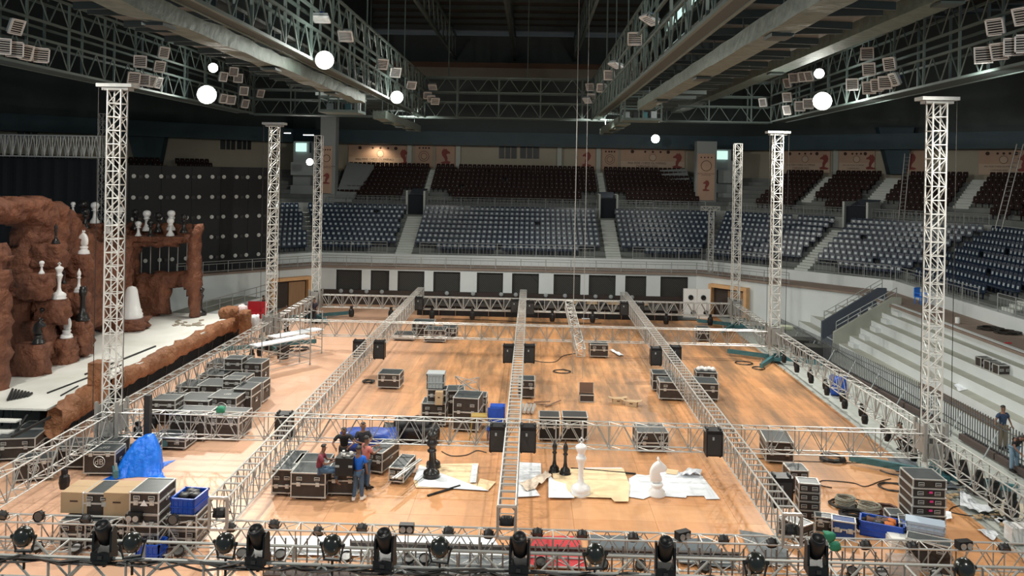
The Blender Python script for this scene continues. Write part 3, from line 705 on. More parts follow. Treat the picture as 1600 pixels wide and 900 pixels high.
# back left gate truss and tower behind the rock
truss('goal_truss', 'wide lattice beam over the black drape at the far left', (-37, 50, 11.35), (-26.6, 50, 11.35), .6, 1.3, .5, 'warren_plain', joined=False, rb=.03, r=.045)
truss('lifting_tower', 'slim grey tower carrying the beam over the black drape', (-26.5, 50, 0), (-26.5, 50, 13.4), .45, .45, .5, 'tower', up=(0, 1, 0), joined=True, cat='tower', m=ALUD)
# foreground high truss carrying moving heads
NZ = 14.0; NH = 3.47
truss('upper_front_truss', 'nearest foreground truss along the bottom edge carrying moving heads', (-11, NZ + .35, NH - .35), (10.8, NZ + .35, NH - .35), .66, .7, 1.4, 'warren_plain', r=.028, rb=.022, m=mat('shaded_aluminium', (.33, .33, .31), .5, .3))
cb = MB()
for k in range(4):
    pts = [V((-10.5 + j * .35, NZ + .0 + random.uniform(-.05, .05), NH - .0 + random.uniform(-.10, .05) - .05 * k * .5)) for j in range(60)]; cb.tube(pts, .022, 4)
tag(cb.build('cable_bundle', CABLE), 'bundle of black cables draped along the nearest foreground truss', 'cables', kind='stuff')

# catwalks -----------------------------------------------------------
def catwalk(lab, a, b, zb=14.3, side=1, up=True, m=STEEL, wid=1.1, dw=None):
    a, b = V(a), V(b); d = (b - a); L = d.length; d.normalize(); n = V((-d.y, d.x, 0)) * side
    e = thing('catwalk', lab, 'catwalk', (a.x, a.y, zb), 0, None)
    P = lambda t, q, z: d * t + n * q + V((0, 0, z))
    bay = 1.55; k = int(L / bay); bay = L / k
    MB().add([P(0, 0, -.02), P(L, 0, -.02), P(L, dw or wid, -.02), P(0, dw or wid, -.02), P(0, 0, .06), P(L, 0, .06), P(L, dw or wid, .06), P(0, dw or wid, .06)], [(0, 3, 2, 1), (4, 5, 6, 7), (0, 1, 5, 4), (2, 3, 7, 6), (1, 2, 6, 5), (3, 0, 4, 7)]).build('walk_deck', STEELD, e)
    for q in (0, wid):
        for z in ((0, 1.15, 1.9, 3.0) if up else (0, 1.15)): rod('longitudinal', P(0, q, z), P(L, q, z), .05, m, e, True)
        J = 0
        for j in range(k + 1):
            t = j * bay
            if j % 2 == 0: rod('hanger_post', P(t, q, 0), P(t, q, 3.0 if up else 1.15), .045, m, e, True)
            if j == k: break
            if q == 0:
                rod('diagonal', P(t, q, 0), P(t + bay / 2, q, 1.15), .03, m, e); rod('diagonal', P(t + bay / 2, q, 1.15), P(t + bay, q, 0), .03, m, e)
                if up: rod('upper_diagonal', P(t, q, 1.9), P(t + bay / 2, q, 3.0), .03, m, e); rod('upper_diagonal', P(t + bay / 2, q, 3.0), P(t + bay, q, 1.9), .03, m, e)
    for j in range(int(L / 6)): rod('hanger_rod', P(3 + j * 6, wid / 2, 3), P(3 + j * 6, wid / 2, 9.5), .04, STEEL, e)
    return e
YR = 61.5
catwalk('far straight catwalk of the lighting ring crossing the hall', (-21.5, YR, 0), (17.8, YR, 0))
catwalk('left outer catwalk of the lighting ring', (-20.3, 14, 0), (-20.9, YR - 1, 0), side=1)
catwalk('right outer catwalk of the lighting ring', (16.2, 14, 0), (17.4, YR - 1, 0), side=-1)
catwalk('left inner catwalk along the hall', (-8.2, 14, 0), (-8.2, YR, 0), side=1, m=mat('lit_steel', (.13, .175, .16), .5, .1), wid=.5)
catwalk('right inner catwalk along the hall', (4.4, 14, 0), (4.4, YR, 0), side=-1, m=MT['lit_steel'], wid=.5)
# hanging service platforms
for k, (x, X, Y) in enumerate([(537, -10.2, 43.5), (1002, 6.0, 46)]):
    e = thing('service_platform', ['steel service cage hanging under the left inner catwalk', 'steel service cage hanging under the right inner catwalk'][k], 'platform', (X, Y, 13.3))
    MB().box((0, 0, 0), (2.1, 2, .14)).build('floor_plate', STEEL, e)
    for i in (-1, 0, 1):
        for j in (-1, 1): rod('post', (i * 1, j * .95, 0), (i * 1, j * .95, 2.3), .04, STEEL, e, True)
    for z in (.7, 1.4, 2.25):
        for j in (-1, 1): rod('rail', (-1.05, j * .95, z), (1.05, j * .95, z), .035, STEEL, e, True); rod('rail', (j * 1.05, -.95, z), (j * 1.05, .95, z), .035, STEEL, e, True)
    for j in range(4): MB().box((0, 0, 0), (.3, .3, .35 + .1 * (j % 2))).build('equipment_box', [GREYP, BLKM, TEAL, GREYP][j], e, (-.75 + j * .5, .3, .3))
# ducts
def duct(lab, X, y0, y1, zb=13.8, w_=.7, h_=.45, lump=.05):
    e = thing('air_duct', lab, 'duct', (X, y0, zb)); n = 26; vs = []; rngs = []
    m = MB(); L = y1 - y0
    for j in range(n + 1):
        y = L * j / n; q = lambda: random.uniform(-lump, lump)
        m.v += [(-w_ / 2 + q() * .4, y, q()), (w_ / 2 + q() * .4, y, q()), (w_ / 2 + q() * .4, y, h_ + q()), (-w_ / 2 + q() * .4, y, h_ + q())]
    for j in range(n):
        for c in range(4): m.f.append((j * 4 + c, j * 4 + (c + 1) % 4, j * 4 + 4 + (c + 1) % 4, j * 4 + 4 + c)); m.m.append(0)
    m.f += [(0, 3, 2, 1), (n * 4, n * 4 + 1, n * 4 + 2, n * 4 + 3)]; m.m += [0, 0]; m.build('duct_body', DUCT, e)
    for j in range(3): MB().box((0, 0, 0), (w_ * .75, .7, .08)).build('air_grille', STEELD, e, (0, L * (.2 + .3 * j), -.07))
    for j in range(8): rod('hanger', (0, L * (j + .5) / 8, h_), (0, L * (j + .5) / 8, 1.8), .018, STEELD, e)
duct('foil air duct under the left roof deck, near length', -9.15, 14, 42.5, 13.75)
duct('air duct beyond the left service cage', -8.6, 45.5, 60, 13.1, lump=.03)
duct('air duct under the right roof deck, near length', 5.9, 14, 44, 13.75, lump=.02)
duct('air duct beyond the right service cage', 5.2, 47, 60, 13.1, lump=.02)
duct('large square duct high above the right outer catwalk', 13.0, 14, 75, 15.9, 1.0, .75, .01)
# long rods/cables hanging in view
for k, (x, y0, y1, Y, r) in enumerate([(898, 0, 590, 42, .02), (914, 20, 600, 41, .012)]):
    a, b = at(x, y0, Y=Y), at(x - 4, y1, Y=Y); e = thing('hanging_cable', ['thicker cable hanging from the roof right of the middle truss', 'thin cable hanging from the roof down to the cable coil'][k], 'cable', (b.x, Y, max(b.z, .02)))
    rod('cable', (0, 0, 0), (0, 0, 20), r, ALUD, e)
for k, (x0, y0, x1, y1, Y) in enumerate([(1408, 345, 1418, 240, 63), (1560, 358, 1594, 225, 52)]):
    a, b = at(x0, y0, Y=Y), at(x1, y1, Y=Y); e = thing('ladder', ['slim ladder standing among the maroon seats left of the near right tower', 'long leaning ladder at the right edge of the hall'][k], 'ladder', a)
    d = b - a; 
    for i in (-.2, .2): rod('stile', (i, 0, 0), V((i, 0, 0)) + d, .035, ALUD, e)
    for j in range(1, 18): rod('rung', V((-.2, 0, 0)) + d * (j / 18), V((.2, 0, 0)) + d * (j / 18), .02, ALUD, e)
# ---- floodlights -----------------------------------------------------
def flood_proto():
    e = thing('floodlight', 'x', 'floodlight')
    MB().box((0, .12, 0), (.78, .2, .78)).build('housing', GREYP, e)
    f = MB()
    for i in (-1, 1): f.box((i * .41, -.02, 0), (.07, .12, .89)); f.box((0, -.02, i * .41), (.89, .12, .07))
    f.build('frame', WHITE, e)
    for j in range(6): MB().box((0, 0, 0), (.76, .09, .035)).build('louvre_slat', WHITE, e, (0, -.02, -.32 + j * .128))
    MB().box((0, .0, 0), (.74, .02, .74)).build('face', BLKM, e)
    MB().box((0, .32, 0), (.16, .22, .14)).build('ballast', BLUE, e); rod('bracket', (0, .3, -.5), (0, .3, .1), .03, STEEL, e)
    return e
FP = flood_proto(); used = False
FL = []   # (x, y, X plane or None, yaw tilt, pixel size)
L_out = [(26, 42), (3, 72), (23, 77), (41, 82), (64, 86), (219, 96), (256, 82), (209, 122), (224, 125), (236, 127), (247, 129), (249, 104), (349, 120), (365, 112), (349, 154), (361, 156), (381, 142), (383, 162), (372, 122), (407, 146)]
L_in = [(502, 30), (540, 56), (597, 100), (618, 113), (643, 133), (676, 136), (668, 149), (674, 154), (680, 158)]
R_in = [(1015, 31), (992, 60), (962, 102), (952, 117), (940, 137), (922, 136), (918, 157), (924, 152)]
R_out = [(1598, 25), (1555, 42), (1537, 86), (1562, 80), (1584, 73), (1602, 68), (1355, 84), (1390, 100), (1358, 108), (1358, 137), (1371, 133), (1383, 129), (1397, 124), (1332, 132), (1240, 122), (1255, 120), (1264, 119), (1230, 130), (1230, 152), (1230, 172), (1250, 166), (1263, 162), (1192, 160)]
side = {'L': 'left outer', 'l': 'left inner', 'r': 'right inner', 'R': 'right outer'}
for code, lst, X in (('L', L_out, -20.2), ('l', L_in, -8.1), ('r', R_in, 4.3), ('R', R_out, 16.4)):
    for (x, y) in lst:
        p = at(x, y, X=X)
        if p.y > 60: p = at(x, y, Y=60.5)
        aim = V((-2 + random.uniform(-6, 6), p.y - random.uniform(0, 30), 0)) - p; q = aim.to_track_quat('-Y', 'Z').to_euler()
        if code in 'LR': q.x *= .5
        zone = 'near the camera' if p.y < 30 else ('about midway along' if p.y < 46 else 'at the far end of')
        o = FP if not used else dup(FP, p); used = True
        o.location = p; o.rotation_euler = (q.x, q.y, q.z); o['group'] = 'unlit floodlights on the %s catwalk' % side[code]; o.scale = (.7,) * 3
        nn_ = 1 + sum(1 for (x2, y2) in lst if at(x2, y2, X=X).y < at(x, y, X=X).y)
        o['label'] = 'unlit louvred floodlight on the %s catwalk, %s counted from the camera' % (side[code], ORD(nn_))
nm = ['largest bright lamp on the left outer catwalk', 'smaller bright lamp just above the largest left one', 'bright lamp on the left inner catwalk, nearer one', 'bright lamp at the far part of the left inner catwalk', 'largest bright lamp on the right outer catwalk', 'smaller bright lamp above the largest right one']
for (x, y, X, r), lab in zip(FLOODS_ON, nm):
    p = at(x, y, X=X); e = thing('lit_floodlight', lab, 'floodlight', p); d = (V((0, 0, H)) - p).normalized(); q = d.to_track_quat('-Y', 'Z').to_euler(); e.rotation_euler = q
    MB().lathe([(r * .35, .35), (r * 1.05, .02), (r * 1.08, 0)], 18).build('reflector', WHITE, e).rotation_euler = (PI / 2 + PI, 0, 0)
    b = MB(); n = 18; b.v = [(0, -.12 * r, 0)] + [(r * math.cos(2 * PI * j / n), 0, r * math.sin(2 * PI * j / n)) for j in range(n)]; b.f = [(0, 1 + j, 1 + (j + 1) % n) for j in range(n)]; b.m = [0] * n
    b.build('glowing_lens', GLOW, e)
# ---------------- stage and rock set ----------------
st = thing('stage', 'long raised stage with a white dusty top at the left', 'stage', (-20, 38, 0))
b = MB(); b.prism([(-6.2, -8.8, 1.33), (2.6, -8.8, 1.33), (2.6, 10.2, 1.33), (2.4, 10.9, 1.33), (-5.0, 10.9, 1.33)], (0, 0, .07)); b.build('stage_deck', STAGE, st)
for i in range(3):
    for j in range(12): rod('stage_leg', (2.45 - i * 1.5, -8.4 + j * 1.9, 0), (2.6 - i * 1.5, -8.4 + j * 1.9, 1.33), .035, BLKM, st)
b = MB(); b.box((2.2, 2.2, .66), (.05, 21.6, 1.3)); b.build('under_stage_shade', BLACK, st)  # added black sheet standing for the shade under the stage lip
# steps at the near-left end
sp = thing('stage_steps', 'black metal steps with white treads leading up to the stage', 'steps', (-18.6, 27.2, 0))
for k in range(4):
    MB().box((0, 0, 0), (2.2, .34, .05)).build('tread', STAGE, sp, (-.6 + .0 * k, .3 + k * .4, .3 + k * .27))
for i in (-1.7, .55):
    rod('stringer', (i, .1, .05), (i, 1.9, 1.2), .04, BLKM, sp)
    for k in range(4): rod('step_post', (i, .3 + k * .4, 0), (i, .3 + k * .4, .3 + k * .27), .025, ALUD, sp)
MB().box((0, 0, 0), (.08, 2.4, .08)).build('hand_rail', BLKM, sp, (1.6, .6, 1.25))

def rock_panel(name, pxpoly, holes, p, q, thick, seed, parent, m, cell=.3, relief=.6, back=True):
    "slab of sculpted rock in the vertical plane through p and q; outline given by photo pixels"
    p, q = V((*p, 0)), V((*q, 0)); t = (q - p).normalized(); n = V((t.y, -t.x, 0))
    if n.dot(p) > 0: n = -n                       # towards the camera
    def uv(x, y): w_ = atp(x, y, p, q); return ((w_ - p).dot(t), w_.z)
    P = [uv(*a) for a in pxpoly]; HS = [[uv(*a) for a in h] for h in holes]
    def inside(poly, u, z):
        c = False; k = len(poly)
        for i in range(k):
            (x1, y1), (x2, y2) = poly[i], poly[i - 1]
            if (y1 > z) != (y2 > z) and u < (x2 - x1) * (z - y1) / (y2 - y1) + x1: c = not c
        return c
    ok = lambda u, z: inside(P, u, z) and not any(inside(h, u, z) for h in HS)
    u0, u1 = min(a[0] for a in P), max(a[0] for a in P); z0, z1 = min(a[1] for a in P), max(a[1] for a in P)
    nu, nv = int((u1 - u0) / cell) + 2, int((z1 - z0) / cell) + 2
    keep = {(i, j) for i in range(nu) for j in range(nv) if ok(u0 + (i + .5) * cell, z0 + (j + .5) * cell)}
    idx = {}; mb = MB()
    def vert(i, j, f):
        k = (i, j, f)
        if k not in idx:
            u, z = u0 + i * cell, z0 + j * cell; w_ = V((u, z, seed * 3.7))
            r_ = (noise.ridged_multi_fractal(w_ * .45, 1, 2, 3, 1, 2) * .38 + noise.noise(w_ * 1.6) * .3 + noise.noise(w_ * 4) * .1) * relief
            r_ += abs(noise.noise(V((u * .7, z * .18, seed)))) * relief * .9 - abs(noise.noise(w_ * 1.9)) * .45 * relief - abs(noise.noise(w_ * 3.7)) * .22 * relief
            edge = sum(1 for a in (-1, 0) for c in (-1, 0) if (i + a, j + c) in keep)
            if edge < 4: r_ = r_ * .4 - .28
            if edge < 4: u += noise.noise(w_ * 2.3) * .16; z += noise.noise(w_ * 2.3 + V((9, 9, 9))) * .16
            pt = p + t * u + V((0, 0, z)) + (n * r_ if f == 0 else -n * (thick + (.3 * noise.noise(w_ * 2))))
            idx[k] = len(mb.v); mb.v.append(tuple(pt))
        return idx[k]
    for (i, j) in keep:
        mb.f.append((vert(i, j, 0), vert(i + 1, j, 0), vert(i + 1, j + 1, 0), vert(i, j + 1, 0)))
        mb.f.append((vert(i, j, 1), vert(i, j + 1, 1), vert(i + 1, j + 1, 1), vert(i + 1, j, 1)))
        for (di, dj, a, c) in ((-1, 0, (0, 1), (0, 0)), (1, 0, (1, 0), (1, 1)), (0, -1, (0, 0), (1, 0)), (0, 1, (1, 1), (0, 1))):
            if (i + di, j + dj) not in keep:
                A, C = (i + a[0], j + a[1]), (i + c[0], j + c[1]); mb.f.append((vert(*A, 0), vert(*A, 1), vert(*C, 1), vert(*C, 0)))
    mb.m = [0] * len(mb.f)
    o = mb.build(name, m, parent, smooth=True); return o
def boulder(name, c, d, seed, parent, m, n=7, flat=True):
    "rough block; top stays level when something stands on it"
    bm = bmesh.new(); bmesh.ops.create_cube(bm, size=2); bmesh.ops.subdivide_edges(bm, edges=bm.edges, cuts=n, use_grid_fill=True)
    for v in bm.verts:
        w_ = v.co.copy(); rnd = w_.normalized() * 1.25; w_ = w_.lerp(rnd, .35); k = .92 + noise.noise(w_ * 1.7 + V((seed * 3.3, 0, 0))) * .25 - abs(noise.noise(w_ * 2.6 + V((0, seed, 0)))) * .3 + .08
        z = w_.z
        w_ *= k
        if flat and v.co.z > .9: w_.z = 1.0
        v.co = V((w_.x * d[0] / 2, w_.y * d[1] / 2, w_.z * d[2] / 2)) + V(c)
    me = bpy.data.meshes.new(name); bm.to_mesh(me); bm.free(); me.materials.append(m)
    me.polygons.foreach_set('use_smooth', [True] * len(me.polygons)); return link(name, me, parent)
rk = thing('rock_set', 'huge sculpted red-brown rock scenery with ledges, cave, window and arch', 'scenery', (0, 0, 0))
rk['label'] = 'huge sculpted red-brown rock scenery on the stage with cave, window and arch'
PA, PB = (-21.9, 30.0), (-22.7, 48.0)
rock_panel('rock_face', [(-60, 320), (0, 306), (30, 310), (70, 308), (85, 314), (100, 318), (125, 345), (140, 362), (160, 380), (200, 385), (206, 505), (160, 512), (120, 520), (80, 560), (22, 570), (24, 470), (34, 455), (45, 400), (50, 352), (30, 347), (-60, 352)], [], PA, PB, 1.0, 1, rk, ROCK, relief=.6, cell=.19)
rock_panel('rock_face', [(-40, 380), (-6, 385), (5, 400), (-2, 415), (8, 435), (2, 470), (5, 560), (2, 625), (-40, 632)], [], (-26, 31.5), (-18, 31.1), .5, 2, rk, ROCK, cell=.2, relief=.35)
rock_panel('rock_face', [(188, 385), (196, 379), (235, 375), (285, 371), (296, 366), (301, 350), (308, 350), (312, 362), (309, 420), (306, 498), (292, 498), (293, 470), (286, 452), (272, 446), (262, 452), (262, 492), (200, 500), (186, 500)],
           [[(209, 389), (222, 386), (290, 384), (292, 394), (291, 424), (222, 428), (209, 427)]], (-24.5, 47.5), (-18.5, 47.3), .55, 3, rk, ROCK, cell=.18, relief=.35)
rock_panel('rock_face', [(150, 372), (196, 370), (200, 500), (150, 512)], [], (-27, 47.6), (-22, 46.6), 1.0, 5, rk, ROCK, relief=.5)
rock_panel('rear_rock_wall', [(118, 364), (190, 352), (300, 348), (302, 372), (195, 380), (120, 385)], [], (-30, 49.6), (-19.3, 49.2), .4, 6, rk, ROCK, relief=.3)
b = MB(); b.box((-21.9, 48.2, at(250, 370, Y=47.6).z - .15), (3.9, 1.5, .3)); b.build('upper_ledge', ROCK, rk)
for j in range(6):
    x = at(221 + j * 14.2, 400, Y=48.3).x; rod('steel_upright', (x, 48.3, 3.8), (x, 48.3, 6.0), .03, ALUD, rk)
# fascia along the stage lip
def strip(name, px, z, seed, hgt, dep, m):
    m_ = MB(); pts = [at(x, y, z=z) for x, y in px]; n = []
    L = [0]
    for i in range(1, len(pts)): L.append(L[-1] + (pts[i] - pts[i - 1]).length)
    N = int(L[-1] / .25); K = 9
    for i in range(N + 1):
        s_ = L[-1] * i / N; j = max(k for k in range(len(L)) if L[k] <= s_ + 1e-6); j = min(j, len(L) - 2)
        p = pts[j].lerp(pts[j + 1], (s_ - L[j]) / (L[j + 1] - L[j])); t = (pts[j + 1] - pts[j]).normalized(); nn = V((t.y, -t.x, 0)); nn = nn if nn.x > 0 else -nn
        for k in range(K):
            a = PI * k / (K - 1) * 1.5 - .6; w_ = V((s_, k * .5, seed)); r_ = 1 + noise.noise(w_ * 1.3) * .5 + noise.noise(w_ * 3.1) * .25
            m_.v.append(tuple(p + nn * (math.cos(PI / 2 - a) * dep * r_) + V((0, 0, -hgt / 2 + .1 + math.sin(PI / 2 - a) * hgt / 2 * r_))))
    for i in range(N):
        for k in range(K - 1): a = i * K + k; m_.f.append((a, a + 1, a + K + 1, a + K))
    for i in (0, N): m_.f.append(tuple(i * K + k for k in range(K)))
    m_.m = [0] * len(m_.f); return m_.build(name, m, rk, smooth=True)
strip('stage_lip_rock', [(182, 585), (220, 566), (260, 546), (300, 526), (340, 507), (378, 492)], 1.4, 11, .8, .32, ROCKO)
strip('stage_lip_rock', [(86, 643), (110, 625), (140, 606), (150, 600)], 1.45, 12, 1.0, .4, ROCKO)
boulder('end_rock', at(408, 494, z=1.3) + V((-1.4, -1.2, 0)), (1.0, 1.2, 1.4), 4, rk, ROCKO)
boulder('end_rock', at(383, 505, z=1.2), (.6, .7, 1.5), 7, rk, ROCKO)
MB().box((0, 0, 0), (.5, .7, 1.5)).build('rock_post', WOODF and ROCKO, rk, at(145, 618, z=1.2) + V((0, .4, .5)))

# chess pieces ---------------------------------------------------------
BASEP = [(0, 0), (.30, 0), (.31, .03), (.30, .07), (.26, .09), (.27, .13), (.24, .18)]
PROF = {
 'pawn': [(0, 0), (.21, 0), (.22, .04), (.20, .08), (.20, .12), (.15, .18), (.10, .28), (.08, .42), (.075, .56), (.15, .59), (.15, .62), (.09, .64), (.14, .70), (.18, .77), (.19, .83), (.175, .91), (.12, .97), (0, 1)],
 'bell': [(0, 0), (.34, 0), (.35, .04), (.33, .08), (.34, .13), (.30, .18), (.31, .24), (.275, .29), (.25, .42), (.215, .6), (.19, .75), (.17, .87), (.12, .96), (0, 1)],
 'bishop': BASEP + [(.12, .25), (.085, .38), (.08, .56), (.12, .60), (.13, .63), (.08, .65), (.10, .69), (.135, .76), (.12, .84), (.06, .92), (.03, .94), (.045, .965), (.03, .99), (0, 1)],
 'king': [(0, 0), (.30, 0), (.31, .03), (.27, .045), (.30, .09), (.28, .14), (.18, .18), (.11, .21), (.075, .30), (.075, .42), (.095, .54), (.13, .60), (.155, .635), (.15, .66), (.10, .675), (.12, .70), (.09, .715), (.12, .75), (.17, .82), (.175, .845), (.14, .865), (.06, .895), (.03, .905), (0, .91)],
 'rookish': BASEP + [(.15, .24), (.12, .40), (.11, .70), (.17, .76), (.18, .92), (.15, .93), (.15, 1.0), (0, 1)],
 'tall': [(0, 0), (.27, 0), (.28, .03), (.26, .05), (.27, .09), (.25, .14), (.13, .19), (.10, .22), (.085, .40), (.08, .50), (.14, .53), (.15, .56), (.09, .58), (.09, .62), (.17, .67), (.175, .72), (.12, .76), (.11, .80), (.16, .84), (.17, .88), (.08, .91), (.06, .93), (.05, .97), (0, 1)]}
KN = [(-.20, 0), (.17, 0), (.19, .12), (.10, .26), (.06, .33), (.20, .35), (.33, .34), (.36, .41), (.28, .50), (.14, .58), (.08, .66), (.02, .60), (-.10, .56), (-.22, .44), (-.27, .28), (-.25, .12)]
def piece(kind, col, loc, h, lab, rz=0, fat=1.0, group=None):
    m = CHW if col == 'white' else CHB; k = kind
    e = thing({'pawn': 'chess_pawn', 'bishop': 'chess_bishop', 'king': 'chess_king', 'knight': 'chess_knight', 'rookish': 'chess_queen', 'bell': 'chess_knight', 'tall': 'chess_queen'}[kind], lab, 'chess piece', loc, rz, group)
    if kind == 'knight':
        MB().lathe([(0, 0), (.24 * h, 0), (.25 * h, .05 * h), (.22 * h, .08 * h), (.23 * h, .13 * h), (.15 * h, .2 * h), (.145 * h, .25 * h), (.18 * h, .29 * h), (.16 * h, .34 * h), (0, .34 * h)], 20).build('base', m, e, smooth=True)
        bm = bmesh.new(); N = len(KN); layers = [(-.10, .72), (-.06, .95), (0, 1.04), (.06, .95), (.10, .72)]; vs = []
        cx, cz = 0, .3
        for y, s_ in layers: vs.append([bm.verts.new(((cx + (a - cx) * s_) * h * .8, y * h, (cz + (c - cz) * s_ + .33) * h)) for a, c in KN])
        for l in range(4):
            for i in range(N): bm.faces.new((vs[l][i], vs[l][(i + 1) % N], vs[l + 1][(i + 1) % N], vs[l + 1][i]))
        bm.faces.new(vs[0][::-1]); bm.faces.new(vs[4]); bmesh.ops.recalc_face_normals(bm, faces=bm.faces)
        me = bpy.data.meshes.new('horse_head'); bm.to_mesh(me); bm.free(); me.materials.append(m); me.polygons.foreach_set('use_smooth', [True] * len(me.polygons))
        o = link('horse_head', me, e); sd = o.modifiers.new('s', 'SUBSURF'); sd.levels = 1; sd.render_levels = 1
        ears = MB(); ears.lathe([(.035 * h, 0), (.02 * h, .06 * h), (0, .09 * h)], 6, (.03 * h, -.045 * h, .97 * h)); ears.lathe([(.035 * h, 0), (.02 * h, .06 * h), (0, .09 * h)], 6, (.03 * h, .045 * h, .97 * h)); ears.build('ears', m, e)
        return e
    fat *= 1 if kind in ('pawn', 'bell') else .62
    bo = MB().lathe([(r * h * fat, z * h) for r, z in PROF[kind]], 20).build('body', m, e, smooth=True)
    if kind == 'king':
        b = MB(); b.box((0, 0, .955 * h), (.03 * h, .025 * h, .1 * h)); b.box((0, 0, .962 * h), (.085 * h, .025 * h, .03 * h)); b.build('cross', m, bo)
    return e
def onrock(kind, col, x, yb, yt, lab, X=-21.0, Y=None, rz=0, ledge=True, fat=1.0, lw=.45, lh=1.2):
    lh = min(lh, 1.1 if X is not None and yb < 480 else 1.6)
    p = at(x, yb, X=X) if Y is None else at(x, yb, Y=Y)
    h = (yb - yt) / F * p.y
    if ledge: boulder('rock_ledge', p + V((-.3, .05, -lh / 2)), (lw + .9, lw + .5, lh), x * .37, rk, ROCK)
    return piece(kind, col, p, h, lab, rz, fat)
onrock('pawn', 'white', 65, 428, 407, 'small white pawn on the left rock ledge beside the cave mouth', lh=2.4)
onrock('bishop', 'black', 87, 381, 348, 'black bishop alone on a high ledge of the rock face', X=-21.2, lh=2.4)
onrock('knight', 'white', 131, 397, 361, 'white knight on a high ledge near the rock centre', X=-21.2, rz=PI * .9, lh=2.2)
onrock('king', 'white', 92, 467, 409, 'tall white king on a middle ledge of the rock face', X=-20.7, lh=1.8)
onrock('bishop', 'black', 100, 443, 422, 'small black bishop half hidden behind the white king', X=-21.6, lh=1)
onrock('bishop', 'white', 123, 457, 419, 'white bishop on the ledge between white king and tower', X=-20.9, lh=1.6)
onrock('rookish', 'black', 129, 501, 447, 'tall black queen on the low ledge left of the near left tower', X=-20.5, lh=2)
onrock('bishop', 'black', 121, 480, 452, 'black bishop partly hidden behind the tall black queen', X=-21.3, lh=1.2)
onrock('knight', 'black', 60, 537, 498, 'black knight on the lowest rock by the stage top', X=-20.6, rz=.3, lh=1.8)
onrock('pawn', 'black', 66, 500, 480, 'small black pawn just behind the black knight', X=-21.2, lh=1.6)
onrock('knight', 'white', 104, 528, 490, 'white knight on the lowest ledge facing left', X=-20.6, rz=PI * .92, lh=1.5)
onrock('knight', 'white', 168, 365, 339, 'white knight on the rock top seen through the near left tower', Y=46.4, rz=PI * .9, lh=.8)
onrock('bishop', 'white', 168, 407, 388, 'small white bishop seen through the near left tower', Y=45.8, lh=1)
onrock('bishop', 'white', 193, 433, 399, 'white bishop just right of the near left tower', Y=46.7, lh=1.2)
onrock('bell', 'white', 205, 497, 446, 'massive white knight seen from behind on a low round rock', Y=43.6, fat=1, lh=.7, lw=1.3)
for (kd, c, x, yb, yt, Y, lab) in [('pawn', 'white', 114, 334, 315, 46.5, 'white pawn peeking over the left rock crest'), ('pawn', 'black', 130, 352, 312, 47.0, 'rear black pawn left of the near left tower'), ('pawn', 'black', 133, 357, 325, 45.8, 'front black pawn left of the near left tower'),
        ('pawn', 'white', 148, 349, 315, 46.6, 'white pawn touching the left edge of the near left tower'), ('pawn', 'white', 187, 352, 322, 48.4, 'white pawn touching the right edge of the near left tower'), ('pawn', 'black', 190, 368, 338, 47.5, 'black pawn just right of the near left tower'),
        ('pawn', 'black', 211, 359, 326, 48.9, 'leftmost black pawn in the rear row on the rock parapet'), ('pawn', 'white', 229, 361, 328, 48.8, 'rear white pawn left of centre on the rock parapet'), ('pawn', 'white', 216, 371, 345, 47.9, 'front white pawn at the left on the rock parapet'),
        ('pawn', 'black', 235, 371, 343, 47.9, 'front black pawn in the middle of the rock parapet'), ('pawn', 'black', 247, 363, 331, 48.8, 'rear black pawn in the middle of the rock parapet'), ('pawn', 'white', 267, 360, 328, 48.9, 'rear white pawn at the right of the rock parapet'),
        ('pawn', 'white', 266, 369, 340, 47.9, 'front white pawn at the right of the rock parapet'), ('pawn', 'black', 287, 364, 334, 48.3, 'rightmost black pawn on the rock parapet')]:
    onrock(kd, c, x, yb, yt, lab, Y=Y, ledge=(x < 205), lh=.7, lw=.9)
onrock('king', 'black', 313, 495, 443, 'black king standing on the stage right of the rock arch', Y=48.3, ledge=False, fat=1)
# floor pieces
def onfloor(kind, col, x, yb, yt, lab, rz=0, fat=1):
    p = at(x, yb - 5, z=0); h = (yb - 5 - yt) * p.y / F; return piece(kind, col, p, h, lab, rz, fat)
onfloor('tall', 'black', 674, 752, 668, 'tall black queen standing nearest on the brown paper sheet')
onfloor('tall', 'black', 677, 736, 664, 'black queen standing just behind the nearest black queen')
onfloor('bishop', 'black', 866, 744, 687, 'left one of two black bishops beside the white king', fat=.9)
onfloor('bishop', 'black', 883, 748, 689, 'right one of two black bishops beside the white king', fat=.9)
onfloor('king', 'white', 907, 778, 684, 'tall white king standing on the paper sheets on the floor', fat=.95)
onfloor('knight', 'white', 1026, 779, 717, 'white knight standing on the white sheets on the floor', .1)

# drapes behind the stage
def pix_panel(name, lab, p, q, z0, z1, m, cat, parts=None):
    p, q = V((*p, 0)), V((*q, 0)); t = (q - p).normalized(); W = (q - p).length
    e = thing(name, lab, cat, (p.x, p.y, z0), math.atan2(t.y, t.x)); return e, W
e, W = pix_panel('black_drape', 'black drape hanging under the lattice beam at the far left', (-37, 50.4), (-26.7, 50.4), 0, 10.6, BLACK, 'drape')
m = MB(); N = 60
for i in range(N + 1): m.v += [(W * i / N, .08 * math.sin(i * 1.3), 0), (W * i / N, .08 * math.sin(i * 1.3), 10.6)]
m.f = [(2 * i, 2 * i + 2, 2 * i + 3, 2 * i + 1) for i in range(N)]; m.m = [0] * N; m.build('cloth', BLACK, e)
e, W = pix_panel('black_drape_wall', 'tall black panel wall with round white vents behind the rock arch', (-28.2, 52.2), (-19.3, 60.9), 2.85, 10.3, BLACK, 'panel wall')
pw = W / 6
